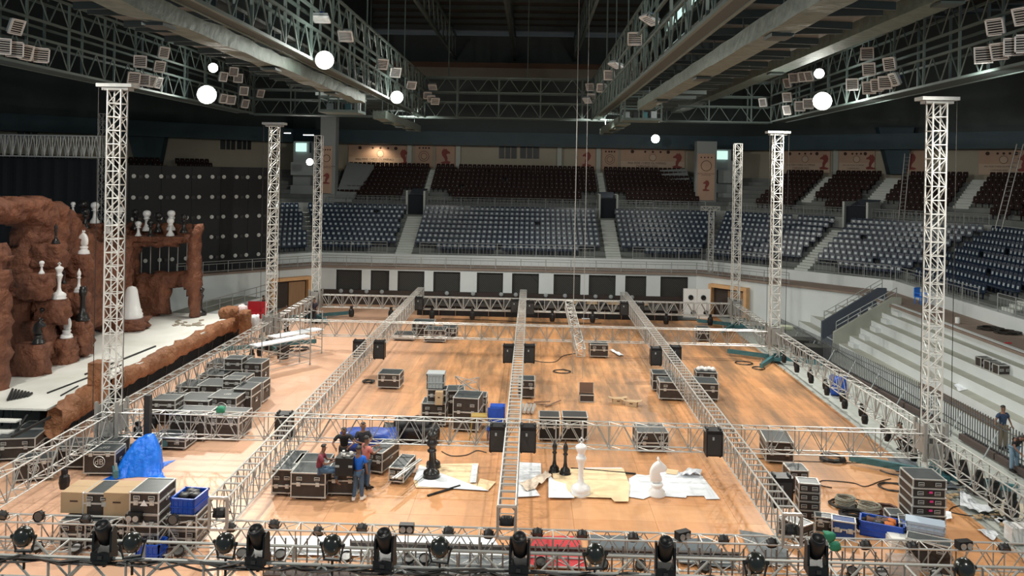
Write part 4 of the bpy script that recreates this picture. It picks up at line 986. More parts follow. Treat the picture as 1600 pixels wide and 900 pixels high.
for i in range(6): MB().box((0, 0, 0), (pw - .02, .1, 7.4)).build('panel', mat('navy_panel', (.003, .005, .008), .7), e, (pw * (i + .5), 0, 3.7))
dm = MB(); dm.lathe([(.14, 0), (.14, .06), (.06, .06), (.06, .09), (0, .09)], 10); dm = dm.mesh('vent', [mat('vent_white', (.5, .52, .5), .5)])
for i in range(7):
    for j in range(5):
        for k in (-1, 1):
            if i == 6 and k == 1: continue
            o = link('round_vent', dm, e, (W * (i + .55) / 7 + k * .42, -.05, 1.0 + j * 1.42)); o.rotation_euler.x = PI / 2
        o = link('bracket', MB().box((0, 0, 0), (.25, .1, .2)).mesh('bracket', BLKM) if (i, j) == (0, 0) else bk, e, (W * (i + .55) / 7, -.08, .97 + j * 1.42)); bk = o.data
# debris on stage
b = MB(); 
for k in range(7): b.bar(at(12 + k * 5, 625 - k, z=1.45), at(20 + k * 5, 608 + k, z=1.48), .05, 4)
tag(b.build('offcut_pile', BLKM), 'pile of short dark offcuts on the near corner of the stage', 'offcuts')
for k, (a, c, r_) in enumerate([((74, 614), (190, 570), .035), ((133, 585), (243, 541), .05), ((95, 618), (122, 603), .03)]):
    tag(MB().bar(at(*a, z=1.43), at(*c, z=1.43), r_, 4).build('dark_bar', BLKM), ['long thin dark bar lying on the stage, nearer one', 'long dark bar lying on the stage behind the tower', 'short dark stick on the stage near the lip'][k], 'bar')
b = MB()
for k in range(26): p = at(272 + random.random() * 46, 500 + random.random() * 10, z=1.42); b.box(p, (.25, .12, .06), random.random() * 3)
tag(b.build('rubble', mat('rubble', (.35, .3, .24), .9)), 'scattered brown rubble on the stage before the arch', 'rubble', kind='stuff')
# ---------------- flight cases ----------------
_cm = {}
def unit(kind):
    if kind in _cm: return _cm[kind]
    if kind == 'caster': b = MB(); b.box((0, 0, .085), (.07, .07, .05)); b.bar((-.02, 0, .05), (.02, 0, .05), .05, 8); me = b.mesh('caster', GREYP)
    if kind == 'latch': me = MB().box((0, 0, 0), (.12, .03, .12)).box((0, -.02, 0), (.06, .02, .07)).mesh('latch', ALU)
    if kind == 'handle':
        b = MB(); b.box((0, 0, 0), (.17, .015, .11)); b.mi = 1; b.box((0, -.012, 0), (.13, .015, .07)); b.mi = 0; b.bar((-.06, -.03, .0), (.06, -.03, .0), .012, 4); me = b.mesh('handle', [ALU, BLK])
    if kind == 'ball': b = MB(); b.lathe([(0, -.035), (.03, -.02), (.036, 0), (.03, .02), (0, .035)], 6); me = b.mesh('corner_ball', ALU)
    _cm[kind] = me; return me
def case(lab, loc, w, d, h, rz=0, wheels=True, lid=.55, logo=None, top=CASET, panel=CASE, group=None, cat='flight case', name='flight_case', band=True):
    "loc = floor point under the middle of the front edge"
    e = thing(name, lab, cat, loc, rz, group); z0 = .12 if wheels else 0; H_ = h - z0
    c = (0, d / 2, z0 + H_ / 2)
    bd = MB().box(c, (w - .02, d - .02, H_ - .02)).build('body', panel, e)
    MB().box((0, d / 2, h - .006), (w - .03, d - .03, .014)).build('lid_panel', top, e)
    f = MB(); r = .017
    for x in (-w / 2, w / 2):
        for y in (0, d): f.box((x, y, z0 + H_ / 2), (2 * r, 2 * r, H_))
        for z in (z0, h): f.box((x, d / 2, z), (2 * r, d, 2 * r))
    for y in (0, d):
        for z in (z0, h): f.box((0, y, z), (w, 2 * r, 2 * r))
    f.build('edge_frame', ALU, e)
    if band:
        zb = z0 + H_ * lid; g = MB()
        for y in (0, d): g.box((0, y, zb), (w, .03, .045))
        for x in (-w / 2, w / 2): g.box((x, d / 2, zb), (.03, d, .045))
        g.build('lid_band', ALU, e)
        for x in (-.28, .28): link('latch', unit('latch'), bd, (x * w, -.03, zb))
    for x in (-.26, .26): link('handle', unit('handle'), bd, (x * w, -.022, z0 + H_ * (lid + (1 - lid) * .5 if h > .5 else .5)))
    o = link('handle', unit('handle'), bd, (w / 2 + .022, d / 2, z0 + H_ * .5), PI / 2)
    for x in (-w / 2, w / 2):
        for z in (z0, h): link('corner_ball', unit('ball'), e, (x, 0, z))
    if wheels:
        for x in (-1, 1):
            for y in (.12, d - .12): link('caster', unit('caster'), e, (x * (w / 2 - .12), y, 0))
    if logo == 'db':
        for zz, yy, up, rt in ((z0 + H_ * .55, -.03, (0, 0, 1), (1, 0, 0)),):
            s_ = min(w, H_) * .26; b = MB(); b.tube([V((s_ * math.cos(k * PI / 8), yy, zz + s_ * math.sin(k * PI / 8))) for k in range(17)], .016, 4); b.build('logo_ring', ALU, e)
            place(link('logo_letters', text_mesh('dB', s_ * 1.5, ALU), e), (0, yy - .005, zz - s_ * .5), rt, up)
        place(link('logo_letters', text_mesh('dB', .3, ALU), e), (0, d * .4, h + .006), (1, 0, 0), (0, 1, 0))
    if logo == 'tri':
        b = MB(); s_ = .1
        b.prism([(-s_, -.03, z0 + H_ * .4), (s_, -.03, z0 + H_ * .4), (0, -.03, z0 + H_ * .4 + s_ * 1.6)], (0, .012, 0)); b.prism([(w / 2 + .03, d / 2 - s_, z0 + H_ * .4), (w / 2 + .03, d / 2 + s_, z0 + H_ * .4), (w / 2 + .03, d / 2, z0 + H_ * .4 + s_ * 1.6)], (-.012, 0, 0)); b.build('triangle_logo', WHITE, e)
    return e
def pc(lab, x, y, w, d, h, rz=0, z=0, **k):
    "case placed by the pixel of its front bottom centre"
    return case(lab, at(x, y, z=z), w, d, h, math.radians(rz), **k)
# by the group of men
pc('leftmost long flight case beside the seated man', 440, 776, .62, 1.75, .84, -1, lid=.3)
pc('flight case in front on which the seated man rests', 481, 783, 1.06, .95, .86)
pc('flight case right behind the one under the seated man', 484, 766, 1.06, .95, .84)
pc('flight case in the group with open gear box on top', 534, 777, .92, 1.2, .84, 1)
m = thing('equipment_box', 'black equipment box heaped with metal parts between the men', 'equipment', at(537, 744, z=.88)); MB().box((0, .3, .27), (.54, .6, .54)).build('body', BLK, m)
for i in (-1, 1): MB().box((i * .2, -.01, .3), (.12, .03, .06)).build('recessed_handle', GREYP, m)
b = MB()
for k in range(9): b.box((random.uniform(-.24, .24), random.uniform(.1, .5), .55 + .03 * (k % 3)), (.12, .07, .07), k)
b.build('metal_parts', ALU, m)
pc('dark case with bluish lens on top right of the men', 585, 742, .55, 1.3, .75, -16)
pc('long narrow case with metal strips on top beside the black queen', 619, 758, .48, 1.3, .55, -9, lid=.35)
sp_ = at(622, 745, z=.62); tag(MB().box((0, 0, 0), (.05, 1.9, .04)).box((.09, 0, 0), (.05, 1.8, .04)).build('metal_strips', ALU, None, sp_ + V((.15, .75, 0)), rz=-.32), 'two aluminium strips lying across the long narrow case', 'strips')
# left front
pc('single logo flight case standing left under the side truss', 52, 754, 1.08, .75, .72, 20, logo='db', lid=.86)
pc('logo flight case with silver disc left of the paired logo cases', 113, 735, 1.0, .9, .8, 3, logo='db', lid=.86)
pc('front logo flight case beside the blue tarpaulin', 155, 745, 1.0, .8, .82, 4, logo='db', lid=.88)
pc('logo flight case behind, beside the blue tarpaulin', 163, 728, 1.0, .8, .82, 4, logo='db', lid=.88)
pc('case behind the single logo case, partly under the truss', 22, 722, 1.3, 1.1, .8, 12)
pc('rear case near the stage steps, partly under the truss', 52, 706, 1.2, 1.0, .8, 8)
for k, (x, y, w_, d_, h_, z) in enumerate([(113, 862, .68, 1.1, .8, 0), (150, 860, .8, 1.1, .75, 0), (180, 856, .66, 1.1, .78, 0)]):
    pc(['lower case under the left cardboard carton', 'lower case under the case between cartons', 'lower case under the right cardboard carton'][k], x, y, w_, d_, h_, 0, lid=.5)
def carton(lab, loc, w, d, h, rz=0, open_=False):
    e = thing('cardboard_carton', lab, 'carton', loc, rz); MB().box((0, d / 2, h / 2), (w, d, h)).build('box', CARD, e)
    if open_:
        for sx in (-1, 1): b = MB(); b.prism([(sx * w / 2, 0, h), (sx * w / 2, d, h), (sx * (w / 2 + .2), d, h + .05), (sx * (w / 2 + .2), 0, h + .05)], (0, 0, .01)); b.build('flap', CARD, e)
    else:
        for sy in (0, 1): MB().box((0, d * (.25 + .5 * sy), h + .006), (w, d * .49, .012)).build('flap', CARD, e)
    MB().box((-.0, -.005, h * .6), (w * .3, .005, .04)).build('print_mark', INK, e); return e
def stackz(x, y, z): return at(x, y, z=z)
carton('left cardboard carton on the stacked cases', stackz(115, 802, .85), .72, .9, .55, 0)
case('silver framed case between the two cardboard cartons', stackz(151, 806, .8), .74, .9, .6, 0, wheels=False)
carton('right cardboard carton on the stacked cases', stackz(182, 806, .83), .72, .9, .6, 0)
pc('bottom case of the tall stack right of the cartons', 224, 868, .76, 1.0, .55, 0, logo='tri'); p0 = at(224, 868, z=0)
case('second case from the bottom in the stack right of the cartons', p0 + V((0, 0, .57)), .76, 1.0, .5, 0, wheels=False, logo='tri'); case('topmost case of the stack right of the cartons', p0 + V((0, 0, 1.09)), .76, 1.0, .56, 0, wheels=False, logo='tri')
# crates
def crate(lab, loc, w, d, h, rz=0, m=BLUE, fill=None, lid=False):
    e = thing('plastic_crate', lab, 'crate', loc, rz); b = MB(); t = .03
    for s_ in (-1, 1): b.box((s_ * (w / 2 - t / 2), 0, h / 2), (t, d, h)); b.box((0, s_ * (d / 2 - t / 2), h / 2), (w, t, h))
    b.box((0, 0, .02), (w, d, .04)); b.build('crate_body', m, e)
    r = MB()
    for s_ in (-1, 1):
        r.box((s_ * w / 2, 0, h - .02), (.05, d + .05, .05)); r.box((0, s_ * d / 2, h - .02), (w + .05, .05, .05)); r.box((0, s_ * (d / 2 + .01), h * .45), (w, .03, .03)); r.box((s_ * (w / 2 + .01), 0, h * .45), (.03, d, .03))
    r.build('rim', m, e)
    for j in range(5):
        for s_ in (-1, 1): MB().box((-w / 2 + w * (j + .5) / 5, s_ * (d / 2 + .012), h / 2), (.025, .02, h * .85)).build('rib', m, e)
    if lid: MB().box((0, 0, h + .01), (w + .04, d + .04, .04)).build('crate_lid', m, e)
    if fill: 
        for k in range(7): boulder('bundle', (random.uniform(-.3, .3) * w, random.uniform(-.3, .3) * d, h * .8), (.28, .24, .2), k, e, fill[k % len(fill)], 2, False)
    return e
pc('case under the blue crate left of the left ladder truss', 285, 862, .72, .9, .55, 0); q0 = at(285, 862, z=0); case('middle case under the blue crate left of the left ladder truss', q0 + V((0, 0, .57)), .72, .9, .4, 0, wheels=False)
crate('blue crate with cables on top of the case stack at left', q0 + V((0.0, .42, .98)), .66, .8, .42, -.08, fill=[BLK])
crate('blue crate low behind the left end of the front truss', at(237, 872, z=0), .6, .5, .45, 0)
# blue tarpaulin over a case
tp = thing('blue_tarpaulin', 'crumpled bright blue tarpaulin draped over a heap beside the logo cases', 'tarpaulin', at(209, 742, z=0) + V((0, .35, 0)), .25)
bm = bmesh.new(); bmesh.ops.create_grid(bm, x_segments=34, y_segments=30, size=1)
for v in bm.verts:
    x, y = v.co.x, v.co.y; q = max(abs(x), abs(y)) * .55 + math.hypot(x, y) * .45
    fold = noise.noise(V((x * 4, y * 4, 3))) * .10 + abs(noise.noise(V((math.atan2(y, x) * 3, 0, 5)))) * .2 * q + noise.noise(V((x * 9, y * 9, 8))) * .04
    h = 1.2 * max(0, 1 - q ** 3.2) ** .6; h *= (1 + .16 * x); h = h if q < .97 else 0
    rr = .56 + .22 * (q ** 5) + fold * .4
    v.co = V((x * rr * 1.05 + .15 * h, y * rr * 1.1, max(.015, h + fold * (.5 if q < .6 else 0))))
tp.scale = (.88, .7, .98)
me = bpy.data.meshes.new('sheet'); bm.to_mesh(me); bm.free(); me.materials.append(TARP); me.polygons.foreach_set('use_smooth', [True] * len(me.polygons)); link('sheet', me, tp)
pc('dark case peeking out right of the blue tarpaulin', 232, 722, .55, .6, .6, 10)
# field of cases between side truss and left ladder truss
LC = [(292, 690, 1.35, 1.15, 1.0), (262, 704, 1.3, .9, .45), (347, 690, 1.25, 1.3, .9), (300, 666, 1.3, 1.2, 1.0), (262, 664, 1.2, 1.2, .95), (346, 663, 1.15, 1.2, 1.05), (378, 652, .75, 1.1, 1.15), (330, 640, 1.25, 1.2, 1.0), (292, 640, 1.0, 1.2, .95), (366, 628, .9, 1.1, 1.0),
      (396, 632, .8, .9, .95), (330, 618, 1.1, 1.2, .9), (360, 610, 1.1, 1.2, .95), (393, 610, .9, 1.0, 1.25), (340, 598, 1.1, 1.1, .9), (368, 594, 1.0, 1.1, .95)]
wh = ['under the cross truss at its left end', 'low, in front of the crowd of cases at left', 'nearest on the right of the crowd at left', 'just behind the cross truss at left', 'far left and near in the crowd by the side truss', 'behind the cross truss with logo side', 'upright with bright label in the crowd at left',
      'in the middle of the crowd at left', 'mid left of the crowd along the side truss', 'centre right of the crowd, long lid', 'at the right rim of the crowd at left', 'rear middle of the crowd along the side truss', 'rear centre of the crowd at left', 'tallest at the rear right corner of the crowd', 'farthest left of the crowd at left', 'farthest right of the crowd below the scaffold']
for (x, y, w_, d_, h_), t_ in zip(LC, wh): pc('grey-lidded flight case ' + t_, x, y, w_, d_, h_, -2, logo='db' if w_ == 1.15 else ('tri' if h_ > 1.1 else None), lid=.7)
for (x, y, w_, d_, h_, z, t_) in [(364, 604, .8, .7, .5, .97, 'small case set on the rear cases of the left crowd'), (362, 632, .75, .6, .35, 1.02, 'flat open case on top of the crowd at left'), (255, 668, .9, .8, .4, .97, 'flat case on the near left crowd of cases')]:
    case(t_, at(x, y - 26, z=z), w_, d_, h_, 0, wheels=False)
# mid floor cases
pc('lone flight case between left and middle ladder trusses', 607, 609, 1.02, 1.0, .72, -2)
pc('low flight case at the left under the middle cross truss', 630, 533, 1.3, 1.3, .35, 0); pc('front flight case in the row under the middle cross truss', 679, 536, 1.25, 1.3, .75, 0); pc('flight case at the right in the row under the middle cross truss', 701, 531, .9, 1.2, .7, 0); pc('flight case at the rear in the row under the middle cross truss', 660, 526, 1.3, 1.3, .85, 0)
pc('lone flight case right of the slanting truss piece', 936, 560, 1.0, 1.1, .75, 0); pc('rear case of the pair left of the right ladder truss', 1036, 613, 1.0, .9, .85, -3); pc('front case of the pair left of the right ladder truss', 1050, 627, 1.15, 1.0, .85, -3)
e = pc('flight case carrying white bulbs right of the right ladder truss', 1104, 607, 1.0, .8, .75, -4)
for k in range(5): MB().lathe([(0, 0), (.1, .04), (.13, .12), (.08, .2), (0, .23)], 8).build('white_bulb', WHITE, e, (-.35 + k * .17, .3 + .12 * (k % 2), .76))
pc('dark case behind the right ladder truss, below the bulbs case', 1103, 627, 1.1, 1.2, .8, -4)
pc('case on floor beneath the near cross truss, right of white king', 1020, 708, 1.15, 1.0, .75, 3, lid=.4); pc('flight case right of the right ladder truss near the cross truss', 1218, 726, .95, 1.3, .8, -6, lid=.4)
pc('case right of the middle ladder truss at mid floor', 822, 624, .75, .9, .85, 0); pc('grey and blue case stack beneath the middle cross truss at right', 1099, 534, .75, .7, .85, 0); 
for x, t_ in ((858, 'left one'), (898, 'right one')): case('black wheeled subwoofer box behind the near cross truss, ' + t_, at(x, 691, z=0), .78 if x < 880 else .95, .8, .95, 0, panel=BLK, top=BLKM)
# stacks in the middle distance
p = at(677, 668, z=0); case('lower case carrying the grey crate left of the truss scraps', p, .95, .9, .95, 0); case('middle case under the grey crate', p + V((.1, .2, .96)), .75, .6, .5, 0, wheels=False); crate('grey ribbed crate topping the case stack', p + V((.02, .5, 1.47)), .68, .6, .6, 0, GREYP, lid=True)
carton('small brown box leaning on the stack with the grey crate', p + V((.22, -.2, .96)), .3, .25, .5)
p = at(727, 676, z=0); case('large flight case heaped with truss scraps', p, 1.0, 1.1, 1.35, -.1); case('case left of the one heaped with truss scraps', at(712, 652, z=0), .7, .9, 1.1, .1); case('low dark case right of the one heaped with truss scraps', at(748, 650, z=0), .6, .8, .8, 0)
b = MB(); o_ = p + V((0, .6, 1.37)); ps = [o_ + V((math.cos(k * 2.2) * .5, math.sin(k * 1.7) * .4, .1 + .22 * (k % 4))) for k in range(9)]
for k in range(8): b.bar(ps[k], ps[k + 1], .02, 4); b.bar(ps[k], ps[(k + 3) % 9], .016, 4)
tag(b.build('truss_scraps', ALU), 'tangle of small aluminium truss scraps heaped on a flight case', 'truss scraps')
for k, (x, y) in enumerate([(645, 684), (672, 688), (690, 690)]): pass
sb = thing('black_bags', 'heap of black equipment bags behind the near cross truss', 'bags', at(634, 690, z=0))
for k in range(5): boulder('bag', (-.5 + k * .35, .2 * (k % 2), .3 + .2 * (k % 2)), (.75, .7, .65), k, sb, BLK, 3, False)
bf = thing('blue_folding_chair', 'blue plastic chair half hidden by the middle ladder truss', 'chair', at(772, 690, z=0)); MB().box((0, .3, .9), (.55, .06, .6)).build('backrest', BLUE, bf); MB().box((0, 0, .5), (.55, .55, .05)).build('seat', BLUE, bf)
for i in (-1, 1):
    for j in (-1, 1): rod('leg', (i * .25, j * .25, 0), (i * .22, j * .22, .5), .025, BLUE, bf)
tag(MB().box((0, 0, .45), (.6, .5, .9)).build('ribbed_blue_bin', BLUE, None, at(777, 668, z=0)), 'blue plastic bin left of the middle ladder truss', 'bin')
b = MB(); q = at(748, 690, z=0)
for i in (-.35, .35):
    for j in (-.3, .3): b.bar(q + V((i, j, 0)), q + V((i * .7, j * .7, 1.0)), .02, 4)
b.box(q + V((0, 0, 1.0)), (.6, .5, .04)); tag(b.build('yellow_stand', YEL), 'small yellow metal stand behind the near cross truss', 'stand')
e = thing('open_case', 'small open case with raised lid on the bare floor', 'flight case', at(917, 629, z=0)); MB().box((0, .25, .17), (.65, .45, .3)).build('body', CASE, e); MB().box((0, .5, .55), (.65, .05, .45)).build('open_lid', mat('lid_inner', (.16, .09, .06), .7), e)
f = MB()
for x in (-.32, .32): f.box((x, .02, .17), (.03, .03, .3)); f.box((x, .48, .55), (.03, .04, .45))
for z in (.03, .32): f.box((0, .02, z), (.65, .03, .03))
f.build('edge_frame', ALU, e)
carton('small open carton on the bare floor, left one', at(966, 632, z=0), .45, .3, .25, .1, True); carton('flattened open carton on the bare floor, right one', at(986, 635, z=0), .5, .35, .2, -.3, True)
# aluminium pipes beside the middle ladder truss
e = thing('pipe_bundle', 'short bundle of aluminium truss parts beside the middle ladder truss', 'pipes', at(822, 645, z=0))
for k in range(4): rod('pipe', (-.25 + k * .17, -.3, .12), (-.15 + k * .17, .8, .12), .07, ALU, e)
e = thing('fallen_stand', 'collapsed stand with crossed metal legs on the floor', 'stand', at(845, 635, z=0))
for a_, b_ in (((-.6, .3, .05), (.5, -.1, .08)), ((.2, -.2, .06), (.9, .7, .1)), ((-.3, .5, .04), (.4, .1, .2))): rod('leg', a_, b_, .03, mat('rusty', (.2, .12, .08), .7), e)
# right front: stacks, crates, bags
q = at(1450, 834, z=0)
for k in range(6):
    e = case(['bottom', 'second', 'third', 'fourth', 'fifth', 'topmost'][k] + ' slim case of the tall stack by the concrete edge', q + V((.02 * (k % 2), 0, k * .262)), .92, .95, .255, -.05, wheels=False, band=False)
    if k in (2, 3, 4): MB().box((0, 0, 0), (.1, .012, .06)).build('pink_sticker', PINK, e, (.05, -.03, .16))
q = at(1264, 812, z=0)
for k in range(4): case(['bottom', 'second', 'third', 'top'][k] + ' case of the stack right of the right ladder truss end', q + V((0, 0, k * .27)), .6, .5, .262, -.12, wheels=False, band=False)
pc('black case with white edges lying right of the ladder truss end', 1262, 848, .5, .8, .5, 35, wheels=False, band=False); pc('brown and silver case left of the blue case', 1291, 832, .6, .35, .42, -14, wheels=False, lid=.75)
e = pc('blue case with silver edges beside the cable coils', 1318, 843, .62, .4, .5, -18, wheels=False, panel=mat('blue_panel', (.01, .05, .2), .5), top=mat('blue_panel', (.01, .05, .2), .5))
for x in (-.1, .12): MB().box((0, 0, 0), (.1, .01, .07)).build('white_sticker', WHITE, e, (x, -.03, .25))
pc('small worn case behind the blue crate at right', 1402, 828, .42, .5, .42, -5, wheels=False)
crate('large blue crate filled with brown bundles at right', at(1380, 838, z=0) + V((0, .1, 0)), 1.15, .62, .42, -.42, fill=[mat('brown_bundle', (.1, .045, .03), .8), mat('orange_bundle', (.5, .14, .03), .8), BLK])
pc('black case lying tilted under the pale grey tub', 1440, 846, 1.15, .7, .42, -20, wheels=False); crate('pale grey lidded tub on the black case at right', at(1448, 828, z=.5) + V((0, .1, -.06)), .95, .45, .25, -.42, LBLUE, lid=True)
pc('black case leaning in the lower right foreground', 1450, 893, 1.05, .5, .75, -28, wheels=False, band=False)
tag(MB().box((0, 0, .1), (.75, .5, .2)).box((0, 0, .23), (.7, .45, .06)).build('foam_box', mat('foam', (.7, .7, .66), .8), None, at(1410, 852, z=0) + V((0, 0, .0)), rz=-.1), 'white foam box behind the front truss at right', 'box')
b = MB(); b.box((0, 0, 0), (.7, .45, .45)); tag(b.build('clear_tub', mat('clear_tub', (.55, .5, .47), .3, alpha=.5), None, at(1410, 884, z=.23)), 'translucent tub behind the front truss at right', 'tub')
b = MB(); b.box((0, 0, .2), (.55, .4, .4)); b.box((0, 0, .42), (.6, .45, .05)); tag(b.build('white_box', WHITE, None, at(1590, 845, z=0)), 'white plastic box on concrete at the lower right edge', 'box')
pc('dark case under the truss by the right edge of ladder truss', 1248, 772, .6, .7, .75, 0, band=False)
# cables -------------------------------------------------------------
def coil(lab, x, y, R, m=CABLE, turns=5, r=.018, h=.0, name='cable_coil'):
    p = at(x, y, z=0); b = MB(); pts = []
    for k in range(turns * 14): a = 2 * PI * k / 14; rr = R * (1 + .28 * noise.noise(V((k * .13, x, 0)))); pts.append(p + V((rr * math.cos(a) + .12 * R * noise.noise(V((k * .2, 0, y))), rr * math.sin(a) * .9, r + (k / (turns * 14)) * h + random.random() * .03)))
    b.tube(pts, r, 4); return tag(b.build(name, m), lab, 'cable')
def wire(lab, px_, r=.018, m=CABLE, z=.02, name='loose_cable'):
    P = [at(x, y, z=z) for x, y in px_]; pts = []
    for i in range(len(P) - 1):
        a, b_, c, d = P[max(i - 1, 0)], P[i], P[i + 1], P[min(i + 2, len(P) - 1)]
        for k in range(6): t = k / 6; pts.append(.5 * ((2 * b_) + (c - a) * t + (2 * a - 5 * b_ + 4 * c - d) * t * t + (3 * b_ - a - 3 * c + d) * t ** 3))
    pts.append(P[-1]); return tag(MB().tube(pts, r, 4).build(name, m), lab, 'cable')
coil('black cable coil on the bare floor right of the middle truss', 878, 581, .42, turns=6); coil('thick black cable coil beneath the near cross truss at right', 1301, 720, .42, turns=7, r=.03, h=.12); coil('thin black cable tangle by the tall case stack', 1394, 762, .42, turns=7, r=.014)
coil('grey rope coil nearer the ladder truss', 1320, 790, .28, ROPE, 9, .022, .25, 'rope_coil'); coil('black cable ring under the grey rope coil', 1316, 790, .42, turns=3, r=.03, h=.05); coil('grey rope coil beside the blue crate', 1358, 803, .32, ROPE, 10, .022, .28, 'rope_coil')
coil('dark cable heap behind the blue case', 1336, 822, .4, turns=9, r=.035, h=.35); coil('brown hose heap right of the rope coil', 1385, 805, .3, mat('brown_hose', (.09, .045, .035), .7), 7, .035, .22)
coil('cable coil on the concrete under the right side truss', 1545, 770, .62, turns=6, r=.022); coil('cable tangle on the concrete before the base plate', 1478, 753, .5, turns=5, r=.014); coil('cable tangle beyond the scaffold', 465, 546, .6, turns=6, r=.03); coil('second cable tangle beyond the scaffold', 442, 530, .8, turns=6, r=.03, h=.2)
coil('cable coil on the right floor near the second tower', 1162, 568, .45, turns=3, r=.02); coil('small cable loop on the right floor', 1185, 576, .35, turns=2, r=.02)
wire('loose cable looping over the floor by the rope coils', [(1300, 762), (1282, 758), (1284, 751), (1310, 752), (1335, 755), (1352, 760), (1375, 752), (1392, 748)]); wire('cable running from the cable coil to the middle truss speaker', [(900, 552), (880, 556), (868, 565), (850, 566), (833, 563)], .022)
wire('cable running over the floor edge onto the concrete', [(1436, 840), (1500, 790), (1488, 793), (1486, 800), (1520, 806), (1545, 802)][1:]); wire('dark cable across the floor before the near cross truss', [(690, 705), (705, 712), (728, 711), (745, 704), (760, 707)]); wire('cable along the floor edge on the right', [(1375, 735), (1400, 742), (1450, 742), (1510, 745), (1560, 760)], .03)
wire('thin cable leading from the rope coil to a brown bag', [(1330, 778), (1345, 782), (1352, 786), (1340, 787)])
# sheets on the floor ---------------------------------------------------
_sn = [0]
def sheet(lab, px_, m, z=.012, crumple=0, name='paper_sheet', cat='paper sheet', t=.006):
    _sn[0] += 1; z = z + .05 * (z < .1) - .04 + .0045 * (_sn[0] % 9) if z < .1 else z
    P = [at(x, y, z=z) for x, y in px_]; c = sum(P, V((0, 0, 0))) / len(P); b = MB(); n = len(P)
    bm = bmesh.new(); vs = [bm.verts.new(p - c) for p in P]; f = bm.faces.new(vs); 
    if f.normal.z < 0: f.normal_flip()
    bmesh.ops.triangulate(bm, faces=bm.faces); bmesh.ops.subdivide_edges(bm, edges=bm.edges, cuts=5, use_grid_fill=True)
    for v in bm.verts: v.co.z = (abs(noise.noise(v.co * 1.1 + c)) * .012 + crumple * abs(noise.noise(v.co * 3 + c)))
    g = bmesh.ops.extrude_face_region(bm, geom=bm.faces[:]); 
    for v in [q for q in g['geom'] if isinstance(q, bmesh.types.BMVert)]: v.co.z += t
    bmesh.ops.recalc_face_normals(bm, faces=bm.faces); me = bpy.data.meshes.new(name); bm.to_mesh(me); bm.free(); me.materials.append(m); return tag(link(name, me, None, c), lab, cat)
sheet('brown paper sheet under the two black queens', [(655, 726), (748, 724), (745, 764), (650, 762), (646, 752)], KRAFT); sheet('white strip of paper at the right end of the brown paper', [(738, 725), (747, 725), (744, 754), (734, 754)], PAPER, .06)
sheet('torn brown paper piece next to the middle truss', [(750, 748), (775, 753), (763, 766), (745, 762)], KRAFT, .014); sheet('white border under the brown paper of the queens', [(646, 750), (655, 727), (652, 760), (752, 761), (764, 767), (748, 764), (645, 765)][:5], PAPER, .01)
sheet('white sheet right of the middle truss end', [(808, 722), (845, 724), (846, 742), (834, 760), (844, 775), (806, 777)], PAPER); sheet('crumpled white and brown paper between truss and white king', [(812, 756), (830, 750), (856, 738), (862, 744), (838, 764), (822, 768)], mat('crumpled_kraft', (.75, .62, .5), .8), .03, .22)
sheet('large brown sheet under the white king', [(862, 733), (974, 732), (984, 758), (982, 784), (960, 784), (955, 778), (885, 776), (868, 770)], KRAFT); sheet('white sheet left under the white king', [(857, 740), (866, 751), (884, 756), (886, 765), (898, 778), (857, 778)], PAPER, .02); sheet('white strip along the far edge of the large brown sheet', [(914, 731), (972, 731), (973, 735), (914, 735)], PAPER, .03)
sheet('large white sheet under the white knight', [(983, 748), (995, 741), (1010, 743), (1040, 737), (1095, 741), (1125, 780), (1103, 780), (1100, 775), (1073, 775), (1072, 778), (1020, 774), (1005, 780), (980, 776)], PAPER); sheet('crumpled paper ridge at the far edge of the knight sheet', [(1058, 742), (1075, 734), (1097, 738), (1094, 743), (1070, 744)], PAPER, .05, .3)
sheet('brown paper scrap behind the white knight', [(1038, 732), (1060, 735), (1058, 742), (1042, 740)], KRAFT, .02)
sheet('plastic film lying on the far floor beside a case', [(952, 547), (960, 548), (975, 555), (968, 556)], PAPER, .03, .1); sheet('white plastic sheet on the floor near the far dark stage', [(905, 492), (965, 490), (972, 496), (910, 499)], PAPER); sheet('grey carpet piece in front of the white panels', [(1022, 493), (1085, 492), (1090, 500), (1030, 499)], mat('grey_carpet', (.14, .15, .15), .9))
sheet('white paper scrap by the tall case stack', [(1412, 765), (1427, 764), (1428, 770), (1416, 772)], PAPER, .02); sheet('white rag right of the tall case stack', [(1474, 798), (1486, 802), (1488, 812), (1474, 812)], PAPER, .03, .08); sheet('torn film near the floor edge at right', [(1527, 828), (1552, 829), (1562, 838), (1552, 846), (1538, 836)], PAPER, .03, .1)
sheet('dark grey tarp in front of the right base plate', [(1384, 712), (1430, 720), (1440, 740), (1400, 736)], mat('slate_sheet', (.13, .15, .17), .8)); sheet('second dark tarp under the tower by the concrete', [(1402, 742), (1470, 745), (1500, 762), (1425, 764)], mat('slate_sheet', (.13, .15, .17), .8), .014)
sheet('litter of torn paper strips on the concrete at right', [(1540, 790), (1575, 780), (1599, 790), (1599, 815), (1570, 812)], mat('straw', (.5, .44, .34), .9), .04, .25); sheet('white film on the concrete at the right edge', [(1500, 765), (1530, 790), (1560, 800), (1530, 802), (1500, 790)], PAPER, .03, .15)
